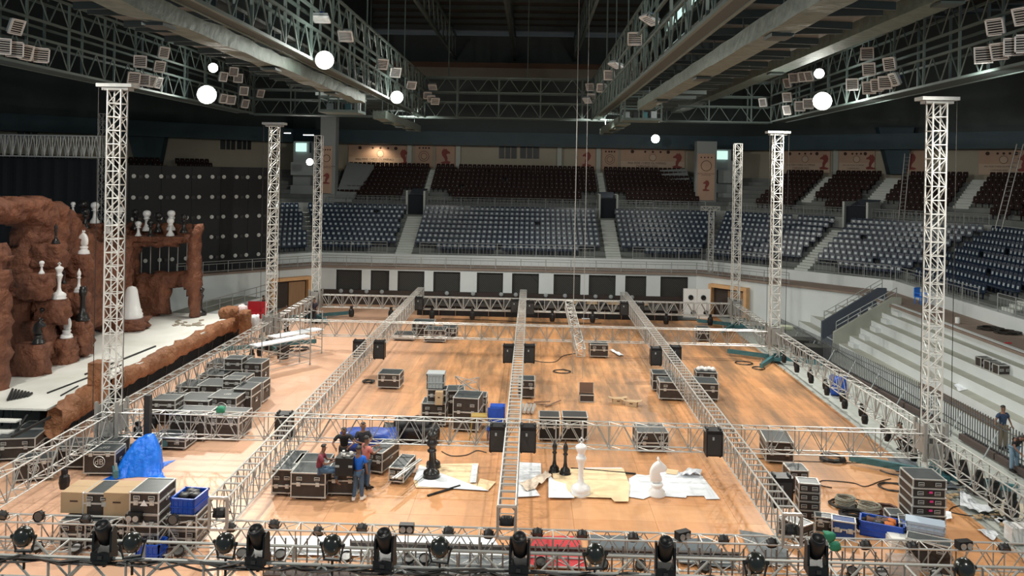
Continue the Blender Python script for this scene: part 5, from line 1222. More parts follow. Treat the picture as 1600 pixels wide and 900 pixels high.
# carpets and tarps behind the front truss
for lab, P_, m_, z_ in [('white tarpaulin behind the left part of the front truss', [(395, 838), (770, 838), (790, 872), (375, 866)], PAPER, .02), ('red carpet square behind the front truss', [(832, 838), (905, 838), (914, 888), (824, 884)], RED, .03), ('dark grey carpet right of the red carpet', [(918, 836), (1000, 838), (1030, 868), (925, 868)], mat('dark_carpet', (.10, .12, .135), .9), .025),
        ('second dark grey carpet farther right of the red one', [(1050, 842), (1110, 842), (1150, 888), (1060, 880)], MT['dark_carpet'] if 'dark_carpet' in MT else None, .025), ('grey tarpaulin before the right ladder truss end', [(1155, 828), (1200, 836), (1230, 850), (1232, 884), (1180, 884)], mat('grey_tarp', (.16, .18, .19), .7), .03), ('grey ground sheet behind the middle of the front truss', [(620, 868), (800, 868), (810, 898), (600, 898)], mat('grey_tarp', (.16, .18, .19), .7), .03)]:
    sheet(lab, P_, m_, z_, .02, 'ground_sheet', 'ground sheet')
tag(MB().box((0, 0, 0), (10.5, .12, .1)).build('floor_beam', mat('dark_beam', (.05, .04, .035), .7), None, at(850, 858, z=.12)), 'long dark beam on the floor behind the front truss', 'beam')
# barrier right along the tiers and in the foreground
FEN = mat('fence_steel', (.12, .13, .14), .45, .5); PLK = mat('fence_base', (.07, .05, .045), .8)
def fence(lab, p, q, h, step, base=.25, pitch=2.4):
    p, q = V(p), V(q); d = q - p; L = d.length; e = thing('barrier_fence', lab, 'fence', p, math.atan2(d.y, d.x)); n = int(L / step)
    for j in range(n + 1):
        if j < 298: rod('bar', (j * step, 0, base), (j * step, 0, h + base), .022, FEN, e)
    for z in (base + .08, base + h * .8): rod('rail', (0, 0, z), (L, 0, z), .02, FEN, e)
    for j in range(int(L / pitch) + 1):
        rod('prop', (j * pitch, 0, h * .7 + base), (j * pitch, .55, .05), .025, GREYP, e)
        if (j + 1) * pitch <= L + .3: MB().box((0, 0, 0), (pitch - .08, .3, .22)).build('base_block', PLK, e, ((j + .5) * pitch, 0, .13))
    return e
fence('nearer black bar fence before the white steps, beside the right tower', (17.4, 28.2, 0), (17.2, 34.6, 0), 1.2, .17)
fence('farther black bar fence before the white steps and the ramp', (17.2, 34.8, 0), (15.7, 52, 0), 1.15, .17)
fence('low black bar fence in the foreground behind the nearest truss', (-6.5, 20.2, 0), (8.8, 20.4, 0), 1.0, .27, .1)
# scaffolds
def scaffold(lab, p, w, l, h, rz, zp):
    e = thing('rolling_scaffold', lab, 'scaffold', p, rz)
    for i in (0, w):
        for j in (0, l): rod('post', (i, j, .12), (i, j, h), .028, ALUD, e); link('caster', unit('caster'), e, (i, j, 0))
    for j in (0, l):
        for z in (.35, .8, 1.25, 1.8, h - .1): rod('rung', (0, j, z), (w, j, z), .02, ALUD, e)
    for i in (0, w): rod('brace', (i, 0, .35), (i, l, 1.25), .018, ALUD, e); rod('brace', (i, 0, 1.25), (i, l, .35), .018, ALUD, e); rod('side_rail', (i, 0, .2), (i, l, .2), .02, ALUD, e)
    MB().box((w / 2, l / 2, zp), (w * .8, l + .4, .06)).build('platform', PAPER, e); return e
q = at(392, 583, z=0); scaffold('nearer rolling scaffold with white platform by the second left tower', q, .85, 3.0, 2.3, -.62, 1.45); q = at(420, 562, z=0); scaffold('farther rolling scaffold with white platform by the second left tower', q, .95, 2.8, 2.4, -.62, 1.3)
b = thing('black_equipment_bin', 'black bin under the scaffold', 'bin', at(442, 560, z=0)); MB().lathe([(0, 0), (.3, 0), (.36, .7), (0, .7)], 10).build('bin_body', BLKM, b)
# objects at stage end: red armchair, gift wrapped bags
e = thing('red_armchair', 'red armchair standing beyond the far end of the stage', 'chair', at(400, 505, z=0)); MB().box((0, 0, .55), (1.3, .8, .35)).build('seat', RED, e); MB().box((0, .35, 1.0), (1.3, .2, .75)).build('backrest', RED, e)
for s_ in (-1, 1): MB().box((s_ * .6, 0, .8), (.18, .8, .45)).build('armrest', RED, e); 
MB().box((0, 0, .2), (1.3, .8, .4)).build('plinth', WHITE, e)
boulder('wrapped_bundle', at(379, 490, z=1.6) + V((0, 0, -.1)), (.5, .5, 1.2), 3, None, mat('pink_wrap', (.75, .6, .6), .5), 4, False); o = bpy.data.objects['wrapped_bundle']; tag(o, 'pink and white wrapped bundle at the far end of the stage', 'bundle')
o = boulder('white_sack', at(387, 500, z=1.2) + V((.2, .3, -.2)), (.7, .6, .9), 5, None, PAPER, 4, False); tag(o, 'white sack at the far end of the stage', 'sack')
# white double panel and far black stage
e = thing('fan_panels', 'pair of tall white panels with round black fans before the far wall', 'panel', at(1088, 497, z=0)); 
for i in (-1, 1): MB().box((i * .48, 0, 1.05), (.94, .25, 2.1)).build('panel', WHITE, e)
for i, z in ((-.45, 1.5), (.45, 1.5), (-.25, .4), (.65, .4)):
    b = MB().lathe([(.17, 0), (.17, .06), (.1, .08), (0, .03)], 14); o = b.build('black_fan', BLK, e, (i, -.13, z)); o.rotation_euler.x = PI / 2
    o = MB().lathe([(.2, 0), (.2, .02), (0, .02)], 14).build('fan_ring', GREYP, e, (i, -.125, z)); o.rotation_euler.x = PI / 2
e = thing('far_platform', 'long low black platform in front of the far wall', 'platform', (1.2, 59.2, 0)); MB().box((0, 0, .36), (18.4, 2.6, .7)).build('platform_box', BLK, e); MB().box((0, 0, .74), (18.6, 2.8, .06)).build('platform_top', mat('dark_top', (.05, .045, .04), .6), e)
for k in range(16): MB().box((0, 0, 0), (.05, .06, .6)).build('front_strut', mat('brown_strut', (.16, .1, .07), .7), e, (-8.8 + k * 1.17, -1.36, .34))
b = MB(); b.box((0, 0, .55), (5.5, .5, .12)); b.build('bench_plank', CARD, e, (4.6, .2, .35))
for k in range(9): boulder('dark_bundle', (-8 + k * 1.5, -.1, .95), (.7, .5, .4), k, e, BLKM, 2, False)
# round lights along the far ledge
rl = MB(); rl.lathe([(0, 0), (.15, 0), (.17, .08), (.12, .16), (0, .18)], 10); rlm = rl.mesh('ledge_lamp', [GREYP, ])
for k, x in enumerate([532, 548, 572, 596, 650, 698, 739, 783, 806, 853, 883, 931, 955, 988]):
    p = at(x, 455 + (x - 600) * .018, Y=61.7); o = link('ledge_lamp', rlm, None, (p.x, 61.9, max(1.0, p.z - .2))); o.rotation_euler.x = PI / 2; tag(o, 'small round grey fitting under the far windows, %s from the left' % ORD(k + 1), 'lamp', 'round fittings under the far windows')
# loudspeakers slung on ladder trusses
def speaker(lab, X, Y, z, wx, h, rz=0):
    e = thing('loudspeaker', lab, 'loudspeaker', (X, Y, z), rz); MB().box((0, 0, 0), (wx, .5, h)).build('cabinet', BLK, e); MB().box((0, -.26, -.03), (wx * .86, .02, h * .8)).build('grille', BLKM, e)
    for i in (-1, 1): 
        MB().box((i * (wx / 2 + .01), 0, h * .5 - .03), (.04, .3, .06)).build('bracket', ALUD, e)
        for j in (-1, 1): MB().box((i * wx * .4, 0, j * (h / 2 + .03)), (.05, .3, .06)).build('foot', BLKM, e)
    MB().box((-.05, -.28, .18), (.06, .02, .1)).build('label_plate', GREYP, e); return e
SPK = [(568, 545, -8.6, 'left'), (603, 546, -7.35, 'right'), (797, 552, -1.15, 'left'), (828, 552, .15, 'right'), (1026, 556, 6.2, 'left'), (1060, 554, 7.45, 'right'), (452, 664, -8.65, 'left'), (776, 683, -1.2, 'left'), (828, 684, .22, 'right'), (1119, 690, 6.15, 'left'), (1230, 766, 7.55, 'right'), (659, 474, -7.3, 'right'), (803, 478, -1.1, 'left'), (830, 481, .15, 'right'), (976, 482, 6.15, 'left'), (1004, 483, 7.3, 'right')]
nmz = {-8.6: 'left', }
for x, y, X, sd in SPK:
    p = at(x, y, z=1.28); X = min((-8, -.5, 6.8), key=lambda q: abs(q - X)) + (-.515 if sd == 'left' else .515); tr = 'left' if X < -4 else ('middle' if X < 3 else 'right'); zn = 'nearest part' if p.y < 31 else ('mid length' if p.y < 48 else ('far end' if p.y < 57 else 'very tip'))
    speaker('black loudspeaker on the %s side of the %s ladder truss at its %s' % (sd, tr, zn), X, p.y, 1.28, .55, .85)
tag(MB().box((0, 0, 0), (.2, .2, 1.55)).build('slim_column', BLKM, None, (at(231, 650, Y=27.9).x, 27.9, 1.6)), 'slim dark column before the near cross truss at left', 'column')
tag(MB().box((0, 0, 0), (.06, .06, .85)).build('column_stem', BLKM, None, (at(231, 650, Y=27.9).x, 27.9, .42)), 'thin stem carrying the slim dark column', 'stem')
tag(MB().bar((0, 0, .03), (.95, .85, .05), .04, 5).build('short_black_pole', BLK, None, at(668, 776, z=0)), 'short black pole lying by the nearest black queen', 'pole'); tag(MB().bar((0, 0, .05), (2.2, -.35, .05), .035, 5).build('thin_black_pole', BLK, None, at(892, 734, z=0)), 'long thin black pole lying behind the white king', 'pole')
# ---- stage lights on trusses --------------------------------------------
def par_proto():
    e = thing('par_light', 'x', 'stage light'); MB().lathe([(0, 0), (.10, .0), (.15, .05), (.165, .14), (.165, .2), (.15, .2), (.15, .17), (0, .17)], 14, (0, 0, 0)).build('can', BLK, e)
    for k in range(8): a = k * PI / 4; MB().box((math.cos(a) * .15, math.sin(a) * .15, .06), (.02, .02, .1)).build('fin', BLKM, e)
    MB().lathe([(0, .172), (.14, .172), (.14, .18), (0, .182)], 14).build('front_lens', mat('smoky_lens', (.09, .085, .08), .3), e)
    y = MB(); y.tube([V((.2 * math.cos(a), -.27 * math.sin(a), .1)) for a in [k * PI / 8 for k in range(9)]], .014, 4); y.build('yoke', BLKM, e); return e
PARP = par_proto(); PARP.scale = (1, 1, 1); first = [True]
def par(p, dr, lab, group=None, s=1.0):
    q = V(dr).to_track_quat('Z', 'Y').to_euler()
    o = PARP if first[0] else dup(PARP, p); first[0] = False; o.location = p; o.rotation_euler = q; o['label'] = lab; o.scale = (s,) * 3
    if group: o['group'] = group
    elif 'group' in o: del o['group']
    return o
TOPP = [(10, 797), (69, 802), (140, 803), (277, 807), (364, 816), (432, 811), (500, 822), (568, 817), (702, 822), (764, 826), (840, 824), (909, 827), (988, 831), (1128, 835), (1203, 840), (1275, 843), (1348, 843), (1420, 845), (1563, 848)]
for x, y in TOPP:
    p = at(x, y, Y=21.45); tilt = (0, -.75, -.6) if x not in (69, 277) else (-.1, -1, .1)
    par((p.x, 21.35, p.z), tilt, 'round par light on top of the low front truss, %s from the left' % ORD(TOPP.index((x, y)) + 1), 'par lights on top of the front truss', .85)
LOWP = (62, 122, 182, 282, 380, 440, 543, 640, 664, 845, 942, 1000, 1100, 1170, 1330, 1375, 1460)
for x in LOWP:
    p = at(x, 872, Y=21.2); par((p.x, 21.15, .16), (0, -.5, .85), 'round par light on the bottom bar of the front truss, %s from the left' % ORD(LOWP.index(x) + 1), 'par lights under the front truss', .85)
# blinders
for k, (x, y, rz) in enumerate([(211, 806, 0), (636, 823, 0), (1066, 834, .5), (1504, 849, .2)]):
    p = at(x, y, Y=21.3); e = thing('twin_blinder', ['twin lamp blinder near the left end of the front truss', 'twin lamp blinder left of the middle of the front truss', 'twin lamp blinder turned sideways right of the middle', 'twin lamp blinder near the right end of the front truss'][k], 'stage light', (p.x, 21.25, p.z), rz)
    MB().box((0, 0, 0), (.38, .2, .2)).build('housing', BLK, e)
    for i in (-1, 1): o = MB().lathe([(.075, 0), (.08, .03), (0, .02)], 12).build('lamp_lens', LENS, e, (i * .09, -.1, -.01)); o.rotation_euler.x = PI / 2
# domes and moving heads on the nearest truss
def dome_proto():
    e = thing('dome_light', 'x', 'stage light'); MB().lathe([(0, -.17), (.1, -.14), (.15, -.06), (.16, .02), (.13, .10), (.07, .15), (0, .165)], 16).build('globe', mat('dome_gloss', (.016, .018, .016), .22), e, smooth=True)
    for i in (-1, 1): MB().lathe([(.035, 0), (.035, .06), (0, .07)], 8).build('side_knob', BLK, e, (i * .15, 0, 0)).rotation_euler = (0, i * PI / 2, 0)
    y = MB()
    for i in (-1, 1): y.bar((i * .19, 0, 0), (i * .14, .02, -.24), .018, 4)
    y.box((0, .02, -.25), (.3, .06, .03)); y.build('yoke', BLKM, e); rod('stem', (0, .02, -.26), (0, .02, -.55), .022, BLK, e)
    for k in range(3): MB().box((math.cos(k * 2.1) * .08, -.12, math.sin(k * 2.1) * .08 - .02), (.02, .02, .02)).build('screw', ALUD, e)
    return e
def head_proto():
    e = thing('moving_head', 'x', 'stage light'); b = MB(); b.box((0, 0, -.30), (.30, .26, .14)); b.box((0, -.02, -.38), (.24, .24, .05)); b.build('base', BLK, e)
    for i in (-1, 1): m_ = MB(); m_.prism([(i * .155, -.09, -.24), (i * .155, .09, -.24), (i * .155, .075, .08), (i * .155, .03, .13), (i * .155, -.03, .13), (i * .155, -.075, .08)], (-i * .035, 0, 0)); m_.build('yoke_arm', BLK, e)
    hd = MB().lathe([(0, -.2), (.08, -.2), (.115, -.14), (.12, 0), (.115, .12), (.105, .2), (.09, .21), (.085, .18), (0, .17)], 14).build('head', BLK, e, (0, 0, .02), smooth=True); hd.rotation_euler = (.5, 0, 0)
    MB().box((0, 0, 0), (.07, .03, .05)).build('display', BLKM, e, (0, -.135, -.3)); rod('clamp', (0, 0, -.42), (0, 0, -.5), .03, BLK, e); return e
DP, HP = dome_proto(), head_proto(); ud = uh = False
pos = [(37, 838), (207, 847), (352, 848), (519, 851), (687, 855), (930, 865), (1181, 879), (1507, 888)]
for x, y in pos:
    p = at(x, y, Y=NZ); o = DP if not ud else dup(DP, p, random.uniform(-.4, .4)); ud = True; o.location = (p.x, NZ, max(p.z, NH + .27)); o.scale = (1.05,) * 3
    tag(o, 'black globe light on the nearest truss, ' + {37: 'leftmost of all', 207: 'between the two leftmost moving heads', 352: 'just left of the second moving head', 519: 'below the white tarpaulin', 687: 'left of the middle of the picture', 930: 'right beside the red carpet', 1181: 'before the grey tarpaulin', 1507: 'nearest the right edge'}[x])
for x, y in [(161, 852), (402, 855), (601, 862), (812, 868), (1040, 872), (1277, 868)]:
    p = at(x, y, Y=NZ); o = HP if not uh else dup(HP, p, random.uniform(-.2, .2)); uh = True; o.location = (p.x, NZ + .05, max(p.z + .1, NH + .40)); o.scale = (1.12,) * 3
    tag(o, 'tall black moving head on the nearest truss, ' + {161: 'first from the left', 402: 'second from the left', 601: 'left of the middle ladder truss', 812: 'right beside the middle ladder truss end', 1040: 'between red carpet and right ladder truss', 1277: 'at the end of the right ladder truss'}[x])
# lights hung under far trusses and side trusses
hm = MB(); hm.box((0, 0, .18), (.12, .12, .12)); hm.lathe([(0, -.3), (.11, -.27), (.14, -.1), (.12, .06), (.07, .12), (0, .13)], 10); hmm = hm.mesh('hung_light', BLK)
FARL = (549, 611, 675, 738, 863, 926, 1041, 1110)
for x in FARL:
    p = at(x, 490, Y=55.3); tag(link('hung_light', hmm, None, (p.x, 55.3, .62)), 'black moving light under the farthest cross truss, %s from the left' % ORD(FARL.index(x) + 1), 'stage light', 'moving lights under the farthest cross truss').scale = (1.4,) * 3
for k in range(13): tag(link('hung_light', hmm, None, (XL + .35, 29.6 + k * 1.22, .62), 0), 'black light hung under the left side truss, %s from the near tower' % ORD(k + 1), 'stage light', 'lights under the left side truss').scale = (1.2,) * 3
for k in range(15): tag(link('hung_light', hmm, None, (XR - .1 + .3 * (k % 2), 29.4 + k * 1.07, .58), 0), 'black light hung under the right side truss, %s from the near tower' % ORD(k + 1), 'stage light', 'lights under the right side truss').scale = (1.0,) * 3
for k in range(5): tag(link('hung_light', hmm, None, (XR + .5, 24.5 + k * .9, .75), 0), 'black light on the nearest right side truss, %s counted from the camera' % ORD(k + 1), 'stage light', 'lights on the near right side truss').scale = (1.5,) * 3
tag(link('hung_light', hmm, None, (XL + .3, 25.0, .55), 0), 'black light hung under the near left side truss by the single case', 'stage light').scale = (1.15,) * 3
for i, (X) in enumerate((-8, -.5, 6.8)): par((X, 21.3, 1.35), (0, -.3, -1), 'par light inside the near end of the %s ladder truss' % ['left', 'middle', 'right'][i], s=1.2)
# two big black boxes behind the right side truss
for k, (x, y) in enumerate([(1275, 556), (1296, 568)]):
    p = at(x, y, z=0) - V((.55, 0, 0)); q = thing('equipment_box', ['farther', 'nearer'][k] + ' plain black box beside the right side truss', 'box', p, -.1); MB().box((0, .5, .42), (1.25, 1.0, .84)).build('body', BLKM, q); MB().box((0, .5, .86), (1.27, 1.02, .05)).build('top', mat('dusty_black', (.05, .05, .045), .8), q)
tag(boulder('blue_bag', at(1310, 603, z=.4), (.7, .6, .9), 3, None, BLUE, 3, False), 'blue bag seen through the right side truss', 'bag')
# tier clutter
e = thing('blue_plastic_chair', 'blue plastic armchair on the brown walkway at right', 'chair', at(1438, 475, z=2.9), .5)
BC = mat('bright_blue_plastic', (.02, .2, .75), .35); MB().box((0, 0, .42), (.5, .5, .05)).build('seat', BC, e); MB().box((0, .24, .7), (.5, .05, .5)).build('backrest', BC, e)
for i in (-1, 1):
    MB().box((i * .25, 0, .65), (.05, .5, .04)).build('armrest', BC, e)
    for j in (-1, 1): rod('leg', (i * .23, j * .22, 0), (i * .22, j * .2, .65 if j < 0 else .45), .025, BC, e)
e = thing('plank_pile', 'pile of old brown planks lying on the lowest white step', 'planks', (18.55, 32.6, .5))
for k in range(5): MB().box((0, 0, 0), (.13, 6.5, .04)).build('plank', PLANK, e, (-.1 + k * .15, 3.2 + (k % 3) * .3, .03 + .02 * (k % 2)))
for k, (x, y) in enumerate([(1558, 572), (1572, 578), (1590, 584)]): 
    p = at(x, y, z=1.97); case('small black equipment case on the white steps at right, ' + ['leftmost', 'middle', 'rightmost'][k], (min(max(p.x, 20.2), 20.55), p.y, 1.91), .55, .4, .4, .1, wheels=False, band=False)
e = thing('steel_stool_frame', 'bent metal frame with red grip on the upper white step', 'frame', at(1575, 553, z=2.4)); 
for a_ in (0, 1.2, 2.4): rod('bar', (0, 0, .5), (math.cos(a_) * .5, math.sin(a_) * .5, 0), .02, BLKM, e)
MB().box((0, 0, .5), (.3, .06, .05)).build('red_grip', RED, e)
sheet('crumpled clear film on the white steps left of the tower cases', [(1490, 602), (1512, 600), (1522, 606), (1498, 612)], PAPER, .972, .12); 
for k, (x, y) in enumerate([(1548, 515), (1568, 520), (1580, 540)]): coil(['dark cable loops on the brown walkway at right', 'second dark cable loops on the brown walkway', 'cable loops at the walkway edge'][k], x, y, .01, turns=1); 
for k, (x, y) in enumerate([(1548, 515), (1568, 520)]):
    o = [o for o in bpy.data.objects if o.name.startswith('cable_coil')][-3 + k]; p = at(x, y, z=2.92)
for o in [o for o in bpy.data.objects if o.name.startswith('cable_coil')][-3:]: bpy.data.objects.remove(o)
for k, (x, y) in enumerate([(1548, 515), (1575, 521)]):
    p = at(x, y, z=2.9); b = MB(); b.tube([p + V((.5 * math.cos(a * .5) * (1 + .3 * math.sin(a * 1.3)), .5 * math.sin(a * .5), .02 + .002 * a)) for a in range(50)], .03, 4); tag(b.build('cable_coil', CABLE), ['left dark cable loops on the brown walkway at right', 'right dark cable loops on the brown walkway at right'][k], 'cable')
tag(MB().lathe([(0, 0), (.12, 0), (.12, .3), (0, .32)], 8).build('white_can', WHITE, None, at(1496, 505, z=2.9)), 'white can standing on the brown walkway', 'can')
# green cloths
for k, (x, y, Y) in enumerate([(1296, 838, 21.2), (1304, 853, 21.2), (345, 640, 28.1)]):
    p = at(x, y, Y=Y); tag(boulder('green_cloth', p, (.28, .2, .22), k, None, GREENC, 3, False), ['green cloth knot on the upper bar at the right ladder truss end', 'green cloth knot just below the other on the front truss', 'green cloth knot on the near cross truss at left'][k], 'cloth')
bt = thing('blue_tarp_tent', 'dark blue tarpaulin spread over a box behind the men', 'tarpaulin', at(572, 705, z=0)); boulder('sheet', (0, .3, .3), (1.9, 1.0, .75), 9, bt, mat('navy_tarp', (.01, .05, .3), .4), 5, False)
boulder('rags', at(1225, 512, z=1.75), (1.0, .6, .25), 4, None, mat('rags', (.3, .33, .25), .9), 3, False); tag(bpy.data.objects['rags'], 'crumpled pale rags on the right side truss beside the second tower', 'rags')

for k, (x, y) in enumerate([(1530, 757), (1512, 741), (1490, 772), (1585, 818), (1568, 800), (1550, 812), (1592, 800)]):
    p = at(x, y, z=0); b = MB(); 
    for j in range(6): b.box(p + V((random.uniform(-.4, .4), random.uniform(-.4, .4), .03)), (random.uniform(.1, .35), random.uniform(.05, .2), .03), random.random() * 3)
    tag(b.build('litter', [PAPER, MT['straw'], CARD][k % 3]), ['pale litter nearest the tower foot on the concrete', 'straw coloured litter beneath the right side truss', 'brown litter scraps before the cable coil', 'pale litter at the lower right edge', 'straw litter above the white box', 'brown scraps left of the white box', 'pale scraps at the right picture edge'][k], 'litter', kind='stuff')
wire('black cable winding over the concrete at the right', [(1500, 748), (1520, 752), (1545, 748), (1562, 756), (1548, 764), (1530, 768)], .022)
wire('thin cable loops over the dark sheet near the base plate', [(1395, 726), (1410, 732), (1430, 730), (1445, 736), (1432, 742), (1410, 740)], .014)
wire('cable trailing along the front of the near cross truss', [(1180, 716), (1240, 720), (1300, 722), (1360, 724)], .015)
wire('thick cable along the far dark platform edge', [(690, 498), (760, 500), (820, 503), (880, 505), (940, 505)], .025)
coil('small black cable loops beside the lone flight case', 576, 598, .28, turns=4, r=.03, h=.05)
for k, (x, y) in enumerate([(955, 481), (1018, 487)]): boulder('bundle', at(x, y, z=.3), (.9, .5, .5), k + 3, None, [CARD, BLKM][k], 3, False)
for o, l in zip([o for o in bpy.data.objects if o.name.startswith('bundle') and o.parent is None][-2:], ('brown bundle on the floor before the far platform', 'black bundle near the end of the right ladder truss')): tag(o, l, 'bundle')
# ---------------- people ----------------
SKIN = mat('skin', (.20, .10, .065), .6); HAIR = mat('hair', (.012, .01, .009), .5)
def skin_mesh(name, pts, edges, rad, m, parent, lvl=1, root=0):
    bm = bmesh.new(); sl = bm.verts.layers.skin.verify(); vs = [bm.verts.new(p) for p in pts]
    for i, (v, r) in enumerate(zip(vs, rad)): v[sl].radius = r if isinstance(r, tuple) else (r, r); v[sl].use_root = (i == root)
    for a, b in edges: bm.edges.new((vs[a], vs[b]))
    me = bpy.data.meshes.new(name); bm.to_mesh(me); bm.free(); me.materials.append(m); o = link(name, me, parent)
    md = o.modifiers.new('skin', 'SKIN'); md.use_smooth_shade = True; md.branch_smoothing = .2
    s = o.modifiers.new('sub', 'SUBSURF'); s.levels = lvl; s.render_levels = lvl; return o
def person(lab, loc, rz, shirt, pants, pose, h=1.68, shoes=BLK, bare=False, shirtname='shirt', hat=None):
    """pose: local joint positions for a 1.68 m figure facing -Y; loc = ground point"""
    e = thing('person', lab, 'person', loc, rz); e.scale = (h / 1.68,) * 3
    J = dict(pel=(0, 0, .90), wst=(0, 0, 1.06), cst=(0, 0, 1.28), nck=(0, 0, 1.41), hd0=(0, -.01, 1.47), hd1=(0, -.015, 1.57), hd2=(0, 0, 1.64),
             hpl=(.09, 0, .86), knl=(.10, -.02, .47), anl=(.11, .0, .09), tol=(.12, -.15, .03), hpr=(-.09, 0, .86), knr=(-.10, -.02, .47), anr=(-.11, 0, .09), tor=(-.12, -.15, .03),
             shl=(.18, 0, 1.36), ell=(.23, .02, 1.09), wrl=(.22, -.06, .86), shr=(-.18, 0, 1.36), elr=(-.23, .02, 1.09), wrr=(-.22, -.06, .86))
    J.update(pose); J = {k: V(v) for k, v in J.items()}
    names = list(J); ix = {n: i for i, n in enumerate(names)}; pts = [J[n] for n in names]
    E = [(ix[a], ix[b]) for a, b in [('pel', 'wst'), ('wst', 'cst'), ('cst', 'nck'), ('nck', 'hd0'), ('hd0', 'hd1'), ('hd1', 'hd2'), ('pel', 'hpl'), ('hpl', 'knl'), ('knl', 'anl'), ('anl', 'tol'), ('pel', 'hpr'), ('hpr', 'knr'), ('knr', 'anr'), ('anr', 'tor'),
        ('cst', 'shl'), ('shl', 'ell'), ('ell', 'wrl'), ('cst', 'shr'), ('shr', 'elr'), ('elr', 'wrr')]]
    Rd = dict(pel=(.12, .095), wst=(.115, .085), cst=(.135, .09), nck=.052, hd0=.065, hd1=.082, hd2=.06, hpl=.085, knl=.055, anl=.038, tol=.028, hpr=.085, knr=.055, anr=.038, tor=.028, shl=.052, ell=.038, wrl=.026, shr=.052, elr=.038, wrr=.026)
    rad = [Rd[n] for n in names]
    # hands with five fingers, face bumps
    for sfx, sg in (('l', 1), ('r', -1)):
        w_ = J['wr' + sfx]; d = (w_ - J['el' + sfx]).normalized(); sd = d.cross(V((0, 1, .2))).normalized(); n = d.cross(sd)
        k = len(pts); pts.append(w_ + d * .055); rad.append((.034, .02)); E.append((ix['wr' + sfx], k))
        for f in range(4):
            o_ = (f - 1.5) * .017; L = (.062, .078, .072, .055)[f]; a = len(pts)
            pts.append(w_ + d * .085 + sd * o_ * 1.1); pts.append(w_ + d * (.085 + L * .5) + sd * o_ * 1.25 + n * .008); pts.append(w_ + d * (.085 + L) + sd * o_ * 1.3 + n * .022); rad += [.0095, .0085, .0075]; E += [(k, a), (a, a + 1), (a + 1, a + 2)]
        a = len(pts); pts.append(w_ + d * .04 + sd * .035 * -sg); pts.append(w_ + d * .075 + sd * .055 * -sg); rad += [.011, .009]; E += [(ix['wr' + sfx], a), (a, a + 1)]
    hd = J['hd1']; look = V(pose.get('_look', (0, -1, -.1))).normalized() if '_look' in pose else V((0, -1, 0)); J.pop('_look', None)
    skin_mesh('body', pts, E, rad, SKIN, e, 1, 0)
    rt = look.cross(V((0, 0, 1))).normalized(); upv = rt.cross(look)
    fc = MB(); fc.lathe([(0, -.012), (.014, 0), (0, .016)], 6, hd + look * .083 - upv * .005); fc.build('nose', SKIN, e)
    ey = MB()
    for s_ in (-1, 1): ey.box(hd + look * .078 + rt * s_ * .03 + upv * .022, (.016, .012, .009))
    ey.build('eyes', HAIR, e); MB().box(hd + look * .074 - upv * .04, (.04, .012, .008)).build('mouth', mat('lips', (.16, .06, .05), .6), e)
    ea = MB()
    for s_ in (-1, 1): ea.box(hd + rt * s_ * .083, (.018, .03, .05))
    ea.build('ears', SKIN, e)
    bm = bmesh.new(); bmesh.ops.create_icosphere(bm, subdivisions=2, radius=1)
    bmesh.ops.delete(bm, geom=[v for v in bm.verts if v.co.z < -.35 or (v.co.dot(look) > .45 and v.co.z < .35)], context='VERTS')
    for v in bm.verts: v.co = V((v.co.x * .093, v.co.y * .1, v.co.z * .09)) + hd + V((0, 0, .042)) - look * .012
    me = bpy.data.meshes.new('hair'); bm.to_mesh(me); bm.free(); me.materials.append(hat or HAIR); ho = link('hair' if not hat else 'cap', me, e); sdm = ho.modifiers.new('s', 'SOLIDIFY'); sdm.thickness = .012
    T = lambda a, b, t: J[a].lerp(J[b], t)
    sh = [J['pel'] + (J['wst'] - J['pel']) * .1, J['wst'], J['cst'], J['nck'] - V((0, 0, .03)), J['shl'], T('shl', 'ell', .75), J['shr'], T('shr', 'elr', .75)]
    skin_mesh(shirtname, sh, [(0, 1), (1, 2), (2, 3), (2, 4), (4, 5), (2, 6), (6, 7)], [(.15, .12), (.145, .115), (.155, .115), .062, .075, .066, .075, .066], shirt, e, 1, 0)
    tr = [J['pel'], J['hpl'], J['knl'], T('knl', 'anl', .95 if not bare else .8), J['hpr'], J['knr'], T('knr', 'anr', .95 if not bare else .8)]
    skin_mesh('trousers', tr, [(0, 1), (1, 2), (2, 3), (0, 4), (4, 5), (5, 6)], [(.135, .115), .105, .075, .06, .105, .075, .06], pants, e, 1, 0)
    if not bare:
        for s_ in 'lr':
            a, t = J['an' + s_], J['to' + s_]; c = (a * .45 + t * .55); c.z = min(a.z, t.z + .05); d = (t - a); d.z = 0; ang = math.atan2(d.y, d.x)
            b = MB(); b.prism([(-.13, -.045, -.03), (.13, -.04, -.03), (.14, -.03, .0), (.05, -.035, .045), (-.12, -.04, .07)], (0, .085, 0)); b.build('shoe', shoes, e, c, rz=ang)
    return e
JEAN = mat('blue_jeans', (.045, .09, .16), .8, c2=(.075, .13, .21), scale=8); CLOTH = lambda n, c: mat(n, c, .8, c2=tuple(v * .75 for v in c), scale=6, bump=.2)
walkp = dict(knl=(.10, -.06, .48), anl=(.12, .06, .09), tol=(.14, -.08, .03), anr=(-.12, -.04, .09), tor=(-.15, -.18, .03))
person('man in a bright blue shirt and jeans with white shoes seen from behind', at(559, 783, z=0), PI - .1, CLOTH('royal_blue_shirt', (.005, .12, .6)), JEAN, dict(walkp, ell=(.24, .06, 1.09), wrl=(.24, .0, .84), elr=(-.25, .02, 1.1), wrr=(-.25, -.1, .88)), 1.7, WHITE)
person('man in a salmon shirt standing behind the blue shirted man', at(571, 765, z=0), PI * .72, CLOTH('salmon_shirt', (.62, .2, .17)), JEAN, dict(ell=(.26, -.16, 1.22), wrl=(.16, -.42, 1.25), elr=(-.25, -.12, 1.16), wrr=(-.12, -.38, 1.2)), 1.72, BLK)
sp2 = at(511, 762, z=0); seat = at(502, 738, z=.88)
